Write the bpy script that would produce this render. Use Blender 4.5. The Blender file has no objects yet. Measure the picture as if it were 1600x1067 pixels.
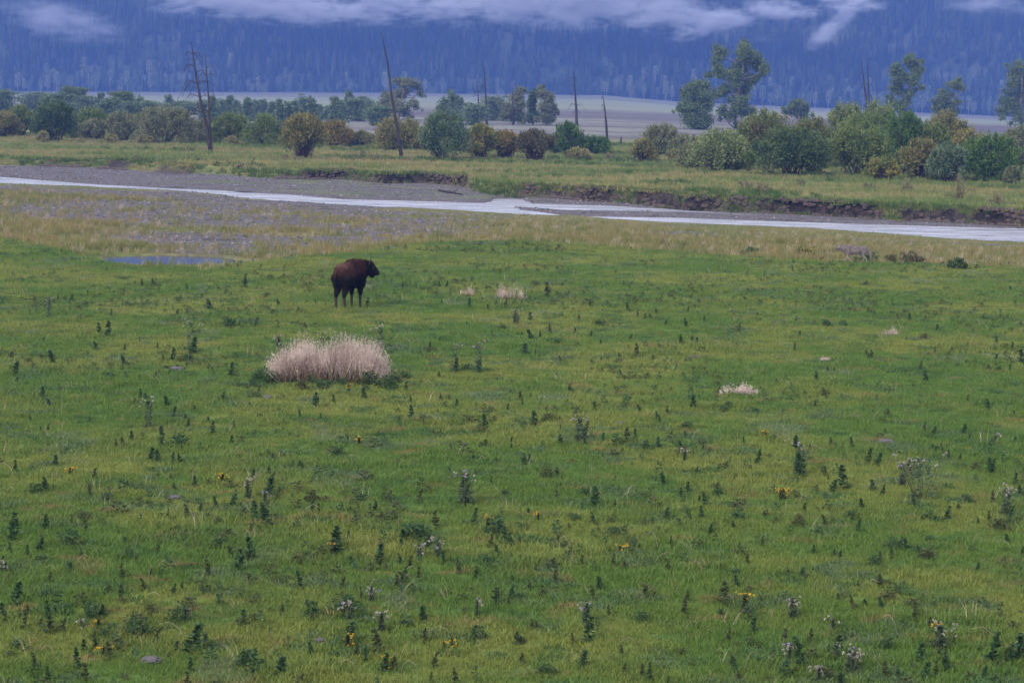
import bpy, bmesh, math, random
import numpy as np
from mathutils import Vector, Matrix, Quaternion
random.seed(7)
RNG = np.random.default_rng(7)
S = bpy.context.scene
C = S.collection
# ------------------------------------------------------------------ camera
CAM_H = 6.8
FPX = 3111.0                      # focal length in pixels of the 1600 px wide photograph (70 mm)
PITCH = math.atan((533.5 - 139.4) / FPX)
ROLL = 0.018
Fv = Vector((0, math.cos(PITCH), -math.sin(PITCH)))
U0 = Vector((0, math.sin(PITCH), math.cos(PITCH)))
X0 = Vector((1, 0, 0))
Rv = X0 * math.cos(ROLL) + U0 * math.sin(ROLL)
Uv = -X0 * math.sin(ROLL) + U0 * math.cos(ROLL)
cd = bpy.data.cameras.new('camera')
cam = bpy.data.objects.new('camera', cd); C.objects.link(cam)
m = Matrix((Rv, Uv, -Fv)).transposed().to_4x4(); m.translation = (0, 0, CAM_H)
cam.matrix_world = m
cd.lens = 70; cd.sensor_width = 36; cd.clip_start = 0.5; cd.clip_end = 12000
S.camera = cam
# ------------------------------------------------------------------ world, sun, exposure
W = bpy.data.worlds.new('World'); S.world = W; W.use_nodes = True
nt = W.node_tree; nt.nodes.clear()
sky = nt.nodes.new('ShaderNodeTexSky'); sky.sky_type = 'NISHITA'; sky.sun_disc = False
sky.sun_elevation = math.radians(32); sky.sun_rotation = math.radians(215); sky.air_density = 1.3; sky.dust_density = 2.0
SKY_STRENGTH = 0.115
# overcast: the clear sky is veiled by an even layer of lilac grey cloud
veil = nt.nodes.new('ShaderNodeMix'); veil.data_type = 'RGBA'; veil.inputs[0].default_value = 0.86
veil.inputs[7].default_value = (7.2, 7.25, 7.7, 1)
bg = nt.nodes.new('ShaderNodeBackground'); bg.inputs[1].default_value = SKY_STRENGTH
wo = nt.nodes.new('ShaderNodeOutputWorld')
nt.links.new(sky.outputs[0], veil.inputs[6]); nt.links.new(veil.outputs[2], bg.inputs[0]); nt.links.new(bg.outputs[0], wo.inputs[0])
sl = bpy.data.lights.new('sun', 'SUN'); sl.energy = 1.5; sl.angle = math.radians(14); sl.color = (1, .93, .82)
sun = bpy.data.objects.new('sun', sl); C.objects.link(sun)
_az, _el = math.radians(215), math.radians(32)
sdir = Vector((math.sin(_az) * math.cos(_el), math.cos(_az) * math.cos(_el), math.sin(_el)))
sun.rotation_euler = sdir.to_track_quat('Z', 'Y').to_euler()
S.view_settings.view_transform = 'Standard'; S.view_settings.look = 'None'
S.view_settings.exposure = 1.28; S.view_settings.gamma = 1; S.view_settings.use_curve_mapping = False
S.render.engine = 'CYCLES'
S.cycles.use_denoising = True
S.cycles.max_bounces = 5; S.cycles.diffuse_bounces = 2; S.cycles.glossy_bounces = 2; S.cycles.volume_bounces = 1
S.cycles.transparent_max_bounces = 4
S.cycles.volume_step_rate = 1.0; S.cycles.volume_max_steps = 64

# ------------------------------------------------------------------ numeric helpers
def _h(ix, iy, s):
    n = (ix.astype(np.int64) * 374761393 + iy.astype(np.int64) * 668265263 + s * 1274126177) & 0xffffffff
    n = ((n ^ (n >> 13)) * 1274126177) & 0xffffffff
    return ((n ^ (n >> 16)) & 0xffff) / 65535.0
def vnoise(x, y, s=0):
    x = np.asarray(x, float); y = np.asarray(y, float)
    ix = np.floor(x); iy = np.floor(y); fx = x - ix; fy = y - iy
    fx = fx * fx * (3 - 2 * fx); fy = fy * fy * (3 - 2 * fy)
    a = _h(ix, iy, s); b = _h(ix + 1, iy, s); c = _h(ix, iy + 1, s); d = _h(ix + 1, iy + 1, s)
    return (a + (b - a) * fx) * (1 - fy) + (c + (d - c) * fx) * fy
def fbm(x, y, s=0, o=4):
    v = 0; a = .5; t = 0
    for i in range(o):
        v = v + a * vnoise(x * 2 ** i + 17.3 * i, y * 2 ** i + 5.1 * i, s + i); t += a; a *= .5
    return v / t
def sst(a, b, x):
    t = np.clip((x - a) / (b - a), 0, 1); return t * t * (3 - 2 * t)
def at(px, py, z=0.0):
    """the point at height z that the photograph shows at pixel (px, py)"""
    d = Fv + Rv * ((px - 800) / FPX) - Uv * ((py - 533.5) / FPX)
    t = (z - CAM_H) / d.z
    return Vector((d.x * t, d.y * t, z))
def ext(pts):
    (x0, y0), (x1, y1) = pts[0], pts[1]; s = (y1 - y0) / (x1 - x0)
    (xa, ya), (xb, yb) = pts[-2], pts[-1]; e = (yb - ya) / (xb - xa)
    return [(x0 - 350, y0 - 350 * s)] + pts + [(xb + 350, yb + 350 * e)]
def line(pts, z):
    """a shoreline given by points of the photograph at height z, as y(x) in metres"""
    zf = z if callable(z) else (lambda px: z)
    w = sorted((p.x, p.y) for p in (at(a, b, zf(a)) for a, b in ext(pts)))
    X = np.array([p[0] for p in w]); Y = np.array([p[1] for p in w])
    return lambda x: np.interp(x, X, Y)
WATER = -1.0
footz = lambda px: float(np.interp(px, [0, 400, 700, 900, 1600], [-.5, -.6, -.8, -.93, -.93]))
B0 = line([(0, 375), (60, 385), (130, 400), (200, 417), (330, 421), (400, 411), (480, 402), (560, 395), (620, 385), (700, 381), (800, 378),
           (900, 383), (1000, 390), (1100, 398), (1200, 404), (1300, 409), (1450, 414), (1600, 420)], -.02)
B2 = line([(0, 286.7), (133, 292), (233, 296), (283, 299), (350, 304), (373, 310), (450, 315), (533, 320), (666, 327), (733, 330.5), (833, 336),
           (910, 338), (946, 342), (1066, 349), (1200, 353.5), (1300, 359), (1433, 369), (1533, 376.7), (1600, 379)], WATER)
B3 = line([(0, 276.7), (133, 287.5), (233, 293), (283, 295.5), (350, 298), (373, 301), (450, 304), (533, 311.5), (666, 315), (733, 317), (762, 317.5),
           (775, 311), (812, 311), (830, 318), (933, 321), (1066, 328), (1200, 337.5), (1260, 341), (1330, 346), (1466, 352.5), (1600, 357)], WATER)
B4 = line([(0, 259), (100, 261), (166, 263), (233, 269), (333, 273), (433, 280), (533, 280), (600, 287), (666, 287), (733, 293), (746, 303),
           (773, 306), (816, 307.5), (960, 316), (1026, 323), (1066, 327), (1216, 334), (1300, 338), (1400, 344), (1466, 347), (1560, 352), (1600, 354)], footz)
B5 = line([(0, 247), (100, 250), (200, 251), (330, 262), (430, 266), (533, 270), (573, 272), (626, 282), (693, 284.5), (720, 284), (746, 287),
           (780, 290), (833, 293), (843, 289), (960, 296), (983, 298), (1043, 300), (1066, 304), (1150, 315), (1243, 316), (1293, 315), (1316, 318),
           (1376, 319), (1490, 322), (1533, 327), (1556, 328), (1600, 330)], 0)
MA = line([(700, 320), (766, 323.8), (833, 330), (886, 338), (1066, 341), (1200, 346), (1330, 350), (1466, 354), (1600, 357.5)], WATER)
MB = line([(700, 319.8), (766, 323.2), (833, 325.7), (886, 329), (1066, 332), (1200, 338), (1330, 343), (1466, 347), (1600, 351)], WATER)
_cuts = [(43, 67), (140, 175), (266, 288), (480, 577), (600, 746), (833, 978), (984, 1112), (1128, 1300), (1308, 1482), (1490, 1720)]
_cw = [(at(a, 305 if a > 700 else 265, -.4).x, at(b, 305 if a > 700 else 265, -.4).x) for a, b in _cuts]
def cutmask(x):
    m_ = np.zeros_like(x)
    for a, b in _cw: m_ = np.maximum(m_, sst(a - 1.8, a + 1.2, x + .9 * np.sin(x * 2.3)) * (1 - sst(b - 1.2, b + 1.8, x + .9 * np.sin(x * 1.9))))
    return m_
POND = at(262, 406.5, -.16); PRX, PRY = 2.8, 2.4
ZB = (np.array([-4000, -360, -120, 0, 60, 110, 200, 360, 4000.]), np.array([-3.5, -1.3, 2.2, 3.2, 3.6, 0.5, -2.0, -6.6, -9.]))
FOOT = 1400.0
def height(x, y):
    x = np.asarray(x, float); y = np.asarray(y, float)
    wob = .9 * (fbm(x * .35, y * 0 + 3, 5) - .5)
    b0 = B0(x) + 1.4 * (fbm(x * .22, y * 0, 11) - .5); b2 = B2(x) + .5 * (fbm(x * .6, y * 0, 12) - .5) * 2
    b3 = B3(x) + wob * .6; b4 = B4(x); b5 = B5(x)
    cut = cutmask(x)
    b4 = b4 + 0 * x; j = (vnoise(x * .5, x * 0, 21) - .3) * 1.6 * cut + (vnoise(x * 1.9, x * 0, 22) - .5) * .9 * cut
    b5 = np.maximum(b5 + j, b4 + .3) + (1 - cut) * 1.6
    b4 = b4 - (1 - cut) * .8
    fz = np.interp(x, [-40, -20, 0, 6, 30], [-.5, -.6, -.8, -.93, -.93])
    Y = [b0, b0 + 1.3, b0 + .6 * (b2 - b0), b2 - 1.2, b2, b2 + 1.0, b3 - 1.0, b3, b3 + .8, b4, b5]
    Z = [0, -.13, -.62, -.90, WATER, -1.3, -1.3, WATER, WATER + .1, fz, 0]
    z = np.zeros_like(x)
    for i in range(len(Y) - 1):
        t = np.clip((y - Y[i]) / np.maximum(Y[i + 1] - Y[i], .05), 0, 1)
        if i in (0, 9): t = t * t * (3 - 2 * t)
        z = z + (np.asarray(Z[i + 1]) - np.asarray(Z[i])) * t
    wet = sst(-.3, .3, y - b2 + .5) * (1 - sst(-.3, .3, y - b3 - .5))
    # gravel bar in the middle of the channel
    ma, mb = MA(x), MB(x); mid = (ma + mb) / 2; hw = np.maximum((mb - ma) / 2, .01)
    bar = np.clip(1 - np.abs(y - mid) / (hw + .6), 0, 1) * sst(.05, .5, hw) * (x > 0)
    z = np.maximum(z, WATER - .3 + np.minimum(bar * 1.2, .37)) if True else z
    # pond hollow
    r = np.sqrt(((x - POND.x) / PRX) ** 2 + ((y - POND.y) / PRY) ** 2) + .35 * (fbm(x * .8, y * .8, 31) - .5)
    rim = 1 - sst(.9, 1.9, r)
    z = np.where(y > b0 - .6, z * (1 - rim) + rim * (-.10), z)
    z = z - .16 * (1 - sst(.8, 1.02, r)) * (rim > .5)
    mea = 1 - sst(-4, 2, y - b0)
    dry = (1 - mea) * (1 - wet)
    farm = sst(0, 8, y - b5)
    z = z + mea * (.28 * (fbm(x * .06, y * .06, 1, 3) - .5) + .13 * (fbm(x * .7, y * .55, 2, 3) - .5))
    z = z + dry * (1 - farm) * (.10 * (fbm(x * .5, y * .5, 3, 3) - .5)) * (1 - rim)
    z = z + farm * (.5 * (fbm(x * .05, y * .05, 4, 3) - .5) + .16 * (fbm(x * .6, y * .4, 6, 3) - .5))
    # valley floor falls and rises gently towards the mountain foot
    zb = np.interp(x / np.maximum(y, 400) * 1400, *ZB)
    f = sst(250, FOOT, y) * .55 + .45 * np.clip((y - 250) / (FOOT - 250), 0, 1)
    z = z + f * zb
    z = z + sst(420, 520, y) * (1 - sst(520, 900, y)) * .5
    z = z + (1 - sst(6, 17, y)) * 4.6            # road embankment the photographer stands on
    m_ = np.clip(y - FOOT - 30 * (fbm(x * .01, y * 0, 41) - .5), 0, None)
    up = m_ * .52 - 0.0 * m_
    z = z + np.minimum(up, 160 + 22 * (fbm(x * .008, y * 0, 42) - .5)) * (1 + .30 * (fbm(x * .010, y * .004, 43, 3) - .5))
    return z
def hz(x, y): return float(height(np.array([x]), np.array([y]))[0])
def ground(px, py):
    z = 0.0
    for _ in range(6):
        p = at(px, py, z); z = .5 * z + .5 * hz(p.x, p.y)
    p = at(px, py, z); p.z = hz(p.x, p.y); return p

# ------------------------------------------------------------------ object helpers
def tag(o, label=None, cat=None, group=None, kind=None):
    if label: o['label'] = label
    if cat: o['category'] = cat
    if group: o['group'] = group
    if kind: o['kind'] = kind
    return o
def link(o, parent=None):
    C.objects.link(o)
    if parent is not None: o.parent = parent
    return o
def amesh(name, V, Fq, mat, smooth=False):
    V = np.asarray(V, np.float32); Fq = np.asarray(Fq, np.int32)
    me = bpy.data.meshes.new(name); k = Fq.shape[1]
    me.vertices.add(len(V)); me.vertices.foreach_set('co', V.ravel())
    me.loops.add(Fq.size); me.loops.foreach_set('vertex_index', Fq.ravel())
    me.polygons.add(len(Fq)); me.polygons.foreach_set('loop_start', np.arange(0, Fq.size, k, dtype=np.int32))
    if smooth: me.polygons.foreach_set('use_smooth', np.ones(len(Fq), bool))
    me.update(calc_edges=True)
    if mat: me.materials.append(mat)
    return me
def obj(name, me, parent=None, loc=None):
    o = bpy.data.objects.new(name, me)
    if loc is not None: o.location = loc
    return link(o, parent)
def empty(name, loc):
    o = bpy.data.objects.new(name, None); o.location = loc; o.empty_display_size = .3
    return link(o)
def dup(root, loc, rz=0, sc=1.0, label=None, group=None):
    r = root.copy(); C.objects.link(r); r.location = loc; r.rotation_euler = (0, 0, rz); r.scale = (sc, sc, sc) if not hasattr(sc, '__len__') else sc
    if label: r['label'] = label
    if group: r['group'] = group
    for ch in list(root.children):
        c = ch.copy(); C.objects.link(c); c.parent = r
        for g in ch.children:
            d = g.copy(); C.objects.link(d); d.parent = c
    return r
class TB:
    """collects tapered tubes and other faces into one mesh of triangles"""
    def __init__(s): s.v = []; s.f = []; s.n = 0
    def add(s, V, T):
        s.v.append(np.asarray(V, float)); s.f.append(np.asarray(T, int) + s.n); s.n += len(V)
    def tube(s, P, R, k=5):
        P = [Vector(p) for p in P]; V = []
        for i, p in enumerate(P):
            d = (P[min(i + 1, len(P) - 1)] - P[max(i - 1, 0)])
            if d.length < 1e-6: d = Vector((0, 0, 1))
            q = d.normalized().to_track_quat('Z', 'X')
            for j in range(k):
                a = 2 * math.pi * j / k
                V.append(p + q @ Vector((math.cos(a) * R[i], math.sin(a) * R[i], 0)))
        T = []
        for i in range(len(P) - 1):
            for j in range(k):
                a = i * k + j; b = i * k + (j + 1) % k; c = a + k; d = b + k
                T += [(a, b, d), (a, d, c)]
        n = len(V); V.append(P[0]); V.append(P[-1]); L = (len(P) - 1) * k
        for j in range(k): T += [(n, (j + 1) % k, j), (n + 1, L + j, L + (j + 1) % k)]
        s.add([tuple(v) for v in V], T)
    def mesh(s, name, mat, smooth=False): return amesh(name, np.concatenate(s.v), np.concatenate(s.f), mat, smooth)
def quads(P, D, Wd, L, H):
    """diamond leaves at P pointing along D, width along Wd"""
    P = np.asarray(P, float); D = D / np.maximum(np.linalg.norm(D, axis=1, keepdims=True), 1e-6)
    Wd = np.cross(D, Wd); Wd = Wd / np.maximum(np.linalg.norm(Wd, axis=1, keepdims=True), 1e-6)
    L = np.reshape(L, (-1, 1)) if np.ndim(L) else L; H = np.reshape(H, (-1, 1)) if np.ndim(H) else H
    V = np.stack([P - D * L * .5, P + Wd * H * .5, P + D * L * .5, P - Wd * H * .5], 1).reshape(-1, 3)
    return V, np.arange(len(V)).reshape(-1, 4)

ORD = ['', 'second ', 'third ', 'fourth ', 'fifth ', 'sixth ', 'seventh ', 'eighth ', 'ninth ', 'tenth ', 'eleventh ', 'twelfth ', 'thirteenth ', 'fourteenth ', 'fifteenth ', 'sixteenth ', 'seventeenth ', 'eighteenth ', 'nineteenth ', 'twentieth ', 'twenty first ', 'twenty second ']
# ------------------------------------------------------------------ materials
def newmat(name):
    mt = bpy.data.materials.new(name); mt.use_nodes = True; t = mt.node_tree; t.nodes.clear()
    out = t.nodes.new('ShaderNodeOutputMaterial'); b = t.nodes.new('ShaderNodeBsdfPrincipled')
    t.links.new(b.outputs[0], out.inputs[0]); b.inputs['Roughness'].default_value = .85; b.inputs['Specular IOR Level'].default_value = .25
    return mt, t, b, out
class N:
    def __init__(s, t): s.t = t
    def lk(s, a, b): s.t.links.new(a, b)
    def setin(s, sock, v):
        if isinstance(v, bpy.types.NodeSocket): s.lk(v, sock)
        elif isinstance(v, (tuple, list)) and len(v) == 3 and sock.type == 'RGBA': sock.default_value = (*v, 1)
        else: sock.default_value = v
    def pos(s): return s.t.nodes.new('ShaderNodeNewGeometry').outputs['Position']
    def isl(s): return s.t.nodes.new('ShaderNodeNewGeometry').outputs['Random Per Island']
    def oc(s): return s.t.nodes.new('ShaderNodeTexCoord').outputs['Object']
    def orand(s): return s.t.nodes.new('ShaderNodeObjectInfo').outputs['Random']
    def attr(s, n): 
        a = s.t.nodes.new('ShaderNodeAttribute'); a.attribute_name = n; return a.outputs['Fac']
    def noise(s, vec, scale, detail=3, rough=.55, sx=(1, 1, 1)):
        mp = s.t.nodes.new('ShaderNodeMapping'); mp.inputs['Scale'].default_value = sx; s.lk(vec, mp.inputs[0])
        n = s.t.nodes.new('ShaderNodeTexNoise'); n.inputs['Scale'].default_value = scale; n.inputs['Detail'].default_value = detail
        n.inputs['Roughness'].default_value = rough; s.lk(mp.outputs[0], n.inputs['Vector']); return n.outputs['Fac']
    def ramp(s, v, a, b):
        n = s.t.nodes.new('ShaderNodeMapRange'); n.interpolation_type = 'SMOOTHSTEP'; n.inputs[1].default_value = a; n.inputs[2].default_value = b
        s.lk(v, n.inputs[0]); return n.outputs[0]
    def mix(s, f, a, b):
        n = s.t.nodes.new('ShaderNodeMix'); n.data_type = 'RGBA'; s.setin(n.inputs[0], f); s.setin(n.inputs[6], a); s.setin(n.inputs[7], b); return n.outputs[2]
    def mul(s, c, v):
        n = s.t.nodes.new('ShaderNodeMix'); n.data_type = 'RGBA'; n.blend_type = 'MULTIPLY'; n.inputs[0].default_value = 1; s.setin(n.inputs[6], c); s.setin(n.inputs[7], v); return n.outputs[2]
    def m(s, op, a, b=0.0, c=0.0):
        n = s.t.nodes.new('ShaderNodeMath'); n.operation = op; s.setin(n.inputs[0], a); s.setin(n.inputs[1], b); s.setin(n.inputs[2], c); return n.outputs[0]
    def bump(s, bsdf, h, strength, dist):
        n = s.t.nodes.new('ShaderNodeBump'); n.inputs['Strength'].default_value = strength; n.inputs['Distance'].default_value = dist
        s.lk(h, n.inputs['Height']); s.lk(n.outputs[0], bsdf.inputs['Normal'])
def meadow_colour(n, P):
    a = n.ramp(n.noise(P, .16, 4, .6), .42, .60)
    c = n.mix(a, (.088, .148, .028), (.160, .186, .043))
    b = n.ramp(n.noise(P, .75, 4, .6, sx=(.8, 1.3, 1)), .52, .66)
    c = n.mix(n.m('MULTIPLY', b, .55), c, (.060, .135, .034))
    d = n.ramp(n.noise(P, 1.3, 4, .65, sx=(.7, 1.3, 1)), .57, .68)
    c = n.mix(n.m('MULTIPLY', d, .75), c, (.205, .150, .065))
    e = n.ramp(n.noise(P, .40, 3, sx=(1.1, .9, 1)), .60, .70)
    c = n.mix(n.m('MULTIPLY', e, .55), c, (.135, .170, .110))
    f = n.ramp(n.noise(P, 3.2, 3, .6, sx=(.8, 1.2, 1)), .56, .68)
    c = n.mix(n.m('MULTIPLY', f, .5), c, (.045, .088, .024))
    return c
def leafmat(name, c1, c2, vs=.45, c3=None, sc=.9):
    mt, t, b, out = newmat(name); n = N(t)
    col = n.mix(n.ramp(n.noise(n.oc(), sc, 2), .38, .62), c1, c2)
    if c3: col = n.mix(n.m('MULTIPLY', n.ramp(n.noise(n.oc(), sc * .6, 2), .52, .62), .8), col, c3)
    v = n.m('MULTIPLY_ADD', n.isl(), vs * 2, 1 - vs)
    cb = t.nodes.new('ShaderNodeCombineXYZ')
    for i in range(3): n.lk(v, cb.inputs[i])
    col = n.mul(col, cb.outputs[0]); n.lk(col, b.inputs['Base Color'])
    b.inputs['Roughness'].default_value = .7
    tr = t.nodes.new('ShaderNodeBsdfTranslucent'); n.lk(col, tr.inputs[0])
    mx = t.nodes.new('ShaderNodeMixShader'); mx.inputs[0].default_value = .25; n.lk(b.outputs[0], mx.inputs[1]); n.lk(tr.outputs[0], mx.inputs[2]); n.lk(mx.outputs[0], out.inputs[0])
    return mt
def plain(name, c1, c2, scale=8, rough=.9, bump=.0, sx=(1, 1, 1)):
    mt, t, b, out = newmat(name); n = N(t); f = n.noise(n.oc(), scale, 4, .6, sx)
    n.lk(n.mix(n.ramp(f, .35, .65), c1, c2), b.inputs['Base Color']); b.inputs['Roughness'].default_value = rough
    if bump: n.bump(b, f, .6, bump)
    return mt
M = {}
M['bark'] = plain('grey_bark', (.10, .085, .075), (.19, .165, .145), 3, sx=(2, 2, .3))
M['deadwood'] = plain('weathered_dead_wood', (.018, .014, .015), (.050, .038, .038), 2, sx=(3, 3, .3))
M['twig'] = plain('brown_willow_twigs', (.050, .034, .032), (.10, .070, .055), 3)
M['stem'] = plain('weed_stem', (.06, .08, .03), (.09, .10, .045), 20)
M['rock'] = plain('lichen_grey_rock', (.06, .055, .06), (.13, .115, .125), 9, bump=.02)
M['soil'] = plain('loose_brown_soil', (.045, .032, .030), (.10, .075, .065), 12, bump=.02)
def fur(name, c_top, c_low, c_var, zlo, zhi):
    mt, t, b, out = newmat(name); n = N(t); oc = n.oc()
    sp = t.nodes.new('ShaderNodeSeparateXYZ'); n.lk(oc, sp.inputs[0])
    z = n.m('ADD', sp.outputs[2], n.m('MULTIPLY', n.noise(oc, 3.5, 3), .25))
    c = n.mix(n.ramp(z, zlo, zhi), c_low, c_top)
    c = n.mix(n.ramp(n.noise(oc, 16, 3, sx=(1, 1, .4)), .45, .7), c, n.mul(c, c_var))
    n.lk(c, b.inputs['Base Color']); b.inputs['Roughness'].default_value = .95; b.inputs['Specular IOR Level'].default_value = .1
    n.bump(b, n.noise(oc, 60, 3, .7, (1, 1, .35)), .8, .02)
    return mt, t, n, b

# ------------------------------------------------------------------ terrain
def mkaxis(segs):
    out = [segs[0][0]]
    for a, b, d0, d1 in segs:
        p = a; 
        while p < b - 1e-6:
            p = min(b, p + d0 + (d1 - d0) * (p - a) / (b - a)); out.append(p)
    return np.array(out)
ax_pos = mkaxis([(0, 60, .42, .5), (60, 100, .6, 2.5), (100, 1400, 4, 60)])
AX = np.concatenate([-ax_pos[::-1][:-1], ax_pos])
AY = mkaxis([(-60, 10, 6, 2), (10, 70, .38, .38), (70, 200, .3, .32), (200, 300, .5, 2), (300, 1380, 3, 14), (1380, 1400, 6, 6), (1400, 1760, 8, 12)])
GX, GY = np.meshgrid(AX, AY)
GZ = height(GX.ravel(), GY.ravel())
nx, ny = len(AX), len(AY)
V = np.stack([GX.ravel(), GY.ravel(), GZ], 1)
idx = np.arange(nx * ny).reshape(ny, nx)
cut_row = int(np.searchsorted(AY, FOOT - 25))
def gridfaces(r0, r1):
    a = idx[r0:r1 - 1, :-1].ravel(); b = idx[r0:r1 - 1, 1:].ravel(); c = idx[r0 + 1:r1, 1:].ravel(); d = idx[r0 + 1:r1, :-1].ravel()
    return np.stack([a, b, c, d], 1)
x_, y_ = GX.ravel(), GY.ravel()
def zone_masks(x, y):
    b0 = B0(x) + 1.4 * (fbm(x * .22, y * 0, 11) - .5); b2 = B2(x); b3 = B3(x); b4 = B4(x); b5 = B5(x); cut = cutmask(x)
    n1 = fbm(x * .12, y * .35, 51); n2 = fbm(x * .35, y * .8, 52)
    meadow = 1 - sst(-1.2, 1.4, y - b0 + 3 * (n2 - .5))
    leftness = 1 - sst(-6, 2, x + 6 * (n1 - .5))
    inner = sst(3.5, 9, y - b0 + 8 * (n1 - .5) - 7 * sst(8, 26, -x)) * (y < b2)
    inner = inner * (1 - .85 * sst(.5, .62, fbm(x * .06 + 9, y * .16, 53)))
    gravel = inner * np.clip(leftness * sst(.34, .52, n1 + .25 * (n2 - .5) + .12) + .9 * sst(.60, .68, n1) + .8 * (sst(.52, .6, n1) * (1 - sst(7, 14, y - b0))), 0, 1)
    farbar = (y >= b2) * (1 - sst(-.6, .4, y - b4))
    gl = 1 - .55 * sst(.5, .65, n2) * sst(0, 4, y - b3) * sst(-32, -20, x) * (1 - sst(-4, 6, x))
    gravel = np.maximum(gravel, farbar * gl)
    soil = cut * sst(-.75, -.3, y - b4) * (1 - sst(.25, .6, y - np.maximum(b5, b4 + .3) - .35 * (n2 - .3)))
    farm = sst(-.5, 1.5, y - b5 - (1 - cut) * .5)
    dry = (1 - meadow) * (1 - farm) * (1 - farbar)
    return meadow, gravel * (1 - soil), soil, farm, dry
meadow_m, gravel_m, soil_m, far_m, dry_m = zone_masks(x_, y_)
# ground material
mt, t, b, out = newmat('ground_cover'); n = N(t); P = n.pos()
mc = meadow_colour(n, P)
fine = n.noise(P, 9, 4, .7)
mc = n.mix(n.ramp(fine, .4, .75), n.mul(mc, (.62, .66, .6)), mc)
dryc = n.mix(n.ramp(n.noise(P, .35, 4, sx=(.6, 1.6, 1)), .42, .60), (.125, .142, .044), (.180, .160, .062))
dryc = n.mix(n.ramp(n.noise(P, 2.2, 4), .42, .7), n.mul(dryc, (.6, .6, .6)), dryc)
farc = n.mix(n.ramp(n.noise(P, .10, 4, sx=(.5, 1.6, 1)), .42, .58), (.120, .160, .042), (.200, .190, .075))
farc = n.mix(n.ramp(n.noise(P, .9, 4, sx=(.5, 1.2, 1)), .40, .66), n.mul(farc, (.62, .66, .62)), farc)
grv = n.mix(n.ramp(n.noise(P, 5, 5, .75), .36, .66), (.052, .046, .050), (.135, .120, .130))
grv = n.mix(n.ramp(n.noise(P, .8, 4, sx=(.4, 1.4, 1)), .55, .68), grv, (.045, .038, .042))
soilc = n.mix(n.ramp(n.noise(P, 1.6, 5, .7), .38, .64), (.010, .008, .008), (.046, .034, .030))
# far valley: pale sagebrush flats in bands
sage = n.mix(n.ramp(n.noise(P, .022, 4, .6, sx=(.22, 1.5, 1)), .44, .56), (.20, .205, .165), (.135, .12, .125))
sage = n.mix(n.ramp(n.noise(P, .35, 4, .7, sx=(.4, .6, 1)), .45, .66), n.mul(sage, (.72, .72, .74)), sage)
sage = n.mix(n.m('MULTIPLY', n.attr('strip'), .85), sage, (.085, .072, .082))
sage = n.mix(n.attr('hay'), sage, (.19, .21, .145))
c = n.mix(n.attr('dry'), mc, dryc); c = n.mix(n.attr('far'), c, farc)
c = n.mix(n.attr('gravel'), c, grv); c = n.mix(n.attr('soil'), c, soilc); c = n.mix(n.attr('valley'), c, sage)
n.lk(c, b.inputs['Base Color']); b.inputs['Roughness'].default_value = .95; b.inputs['Specular IOR Level'].default_value = .12
n.bump(b, n.noise(P, 7, 4, .7), .7, .06)
M['ground'] = mt
me = amesh('ground', V[:idx[cut_row].max() + 1], gridfaces(0, cut_row + 1), M['ground'], True)
def setattr_(me, name, arr):
    a = me.attributes.new(name, 'FLOAT', 'POINT'); a.data.foreach_set('value', np.ascontiguousarray(arr, np.float32))
k_ = len(me.vertices); xx, yy = x_[:k_], y_[:k_]
n1 = fbm(xx * .02, yy * .01, 61)
valley = sst(262, 300, yy + 40 * (n1 - .5))
ang = xx / np.maximum(yy, 50)
strip = sst(430, 450, yy + 20 * (n1 - .5)) * (1 - sst(505, 540, yy + 20 * (n1 - .5))) + sst(284, 290, yy) * (1 - sst(298, 306, yy)) * (fbm(xx * .06, yy * 0, 62) > .42)
strip = np.clip(strip, 0, 1) * (.65 + .35 * fbm(xx * .2, yy * .1, 63))
hay = sst(560, 640, yy + 80 * (n1 - .5)) * (1 - sst(900, 1100, yy + 150 * (n1 - .5))) * .75
for nm, ar in (('gravel', gravel_m), ('soil', soil_m), ('far', far_m), ('dry', dry_m), ('valley', np.broadcast_to(valley, xx.shape)), ('strip', strip), ('hay', hay)):
    setattr_(me, nm, ar[:k_])
tag(obj('ground', me), kind='structure', label='river flats of green meadow, gravel bars, dry grass and sage plain')
# mountain
mt, t, b, out = newmat('forest_floor'); n = N(t); P = n.pos()
n.lk(n.mix(n.ramp(n.noise(P, .05, 4), .4, .6), (.030, .042, .026), (.07, .072, .045)), b.inputs['Base Color']); M['slope'] = mt
r0 = cut_row - 1
mv = V[idx[r0].min():].copy()
mf = gridfaces(r0, ny) - idx[r0].min()
low = mv[:, 1] < FOOT - 5
mv[low, 2] -= .4
tag(obj('mountain', amesh('mountain', mv, mf, M['slope'], True)), kind='structure', label='dark forested mountainside rising behind the valley floor')

# ------------------------------------------------------------------ water
def watermat(name, col, rough, bs, bd, s1, s2, sx):
    mt, t, b, out = newmat(name); n = N(t); P = n.pos()
    b.inputs['Base Color'].default_value = (*col, 1); b.inputs['Roughness'].default_value = rough; b.inputs['Specular IOR Level'].default_value = .5; b.inputs['IOR'].default_value = 1.33
    h = n.m('ADD', n.noise(P, s1, 4, .65, sx), n.m('MULTIPLY', n.noise(P, s2, 3, .6, sx), .4))
    if name.startswith('ripp'):
        f = n.ramp(n.noise(P, .9, 5, .7, (.22, 1.6, 1)), .42, .66); n.lk(n.mix(f, (.17, .18, .22), (.44, .44, .51)), b.inputs['Base Color'])  # riffle foam streaks; the pale base colour also stands in for reflected sky
    n.bump(b, h, bs, bd); return mt
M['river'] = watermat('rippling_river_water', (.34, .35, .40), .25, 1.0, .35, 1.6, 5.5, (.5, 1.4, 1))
M['pond'] = watermat('still_pond_water', (.05, .055, .06), .04, .25, .01, 2.0, 7, (1, 1, 1))
wx = np.arange(-130, 130.1, 2.0)
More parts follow.
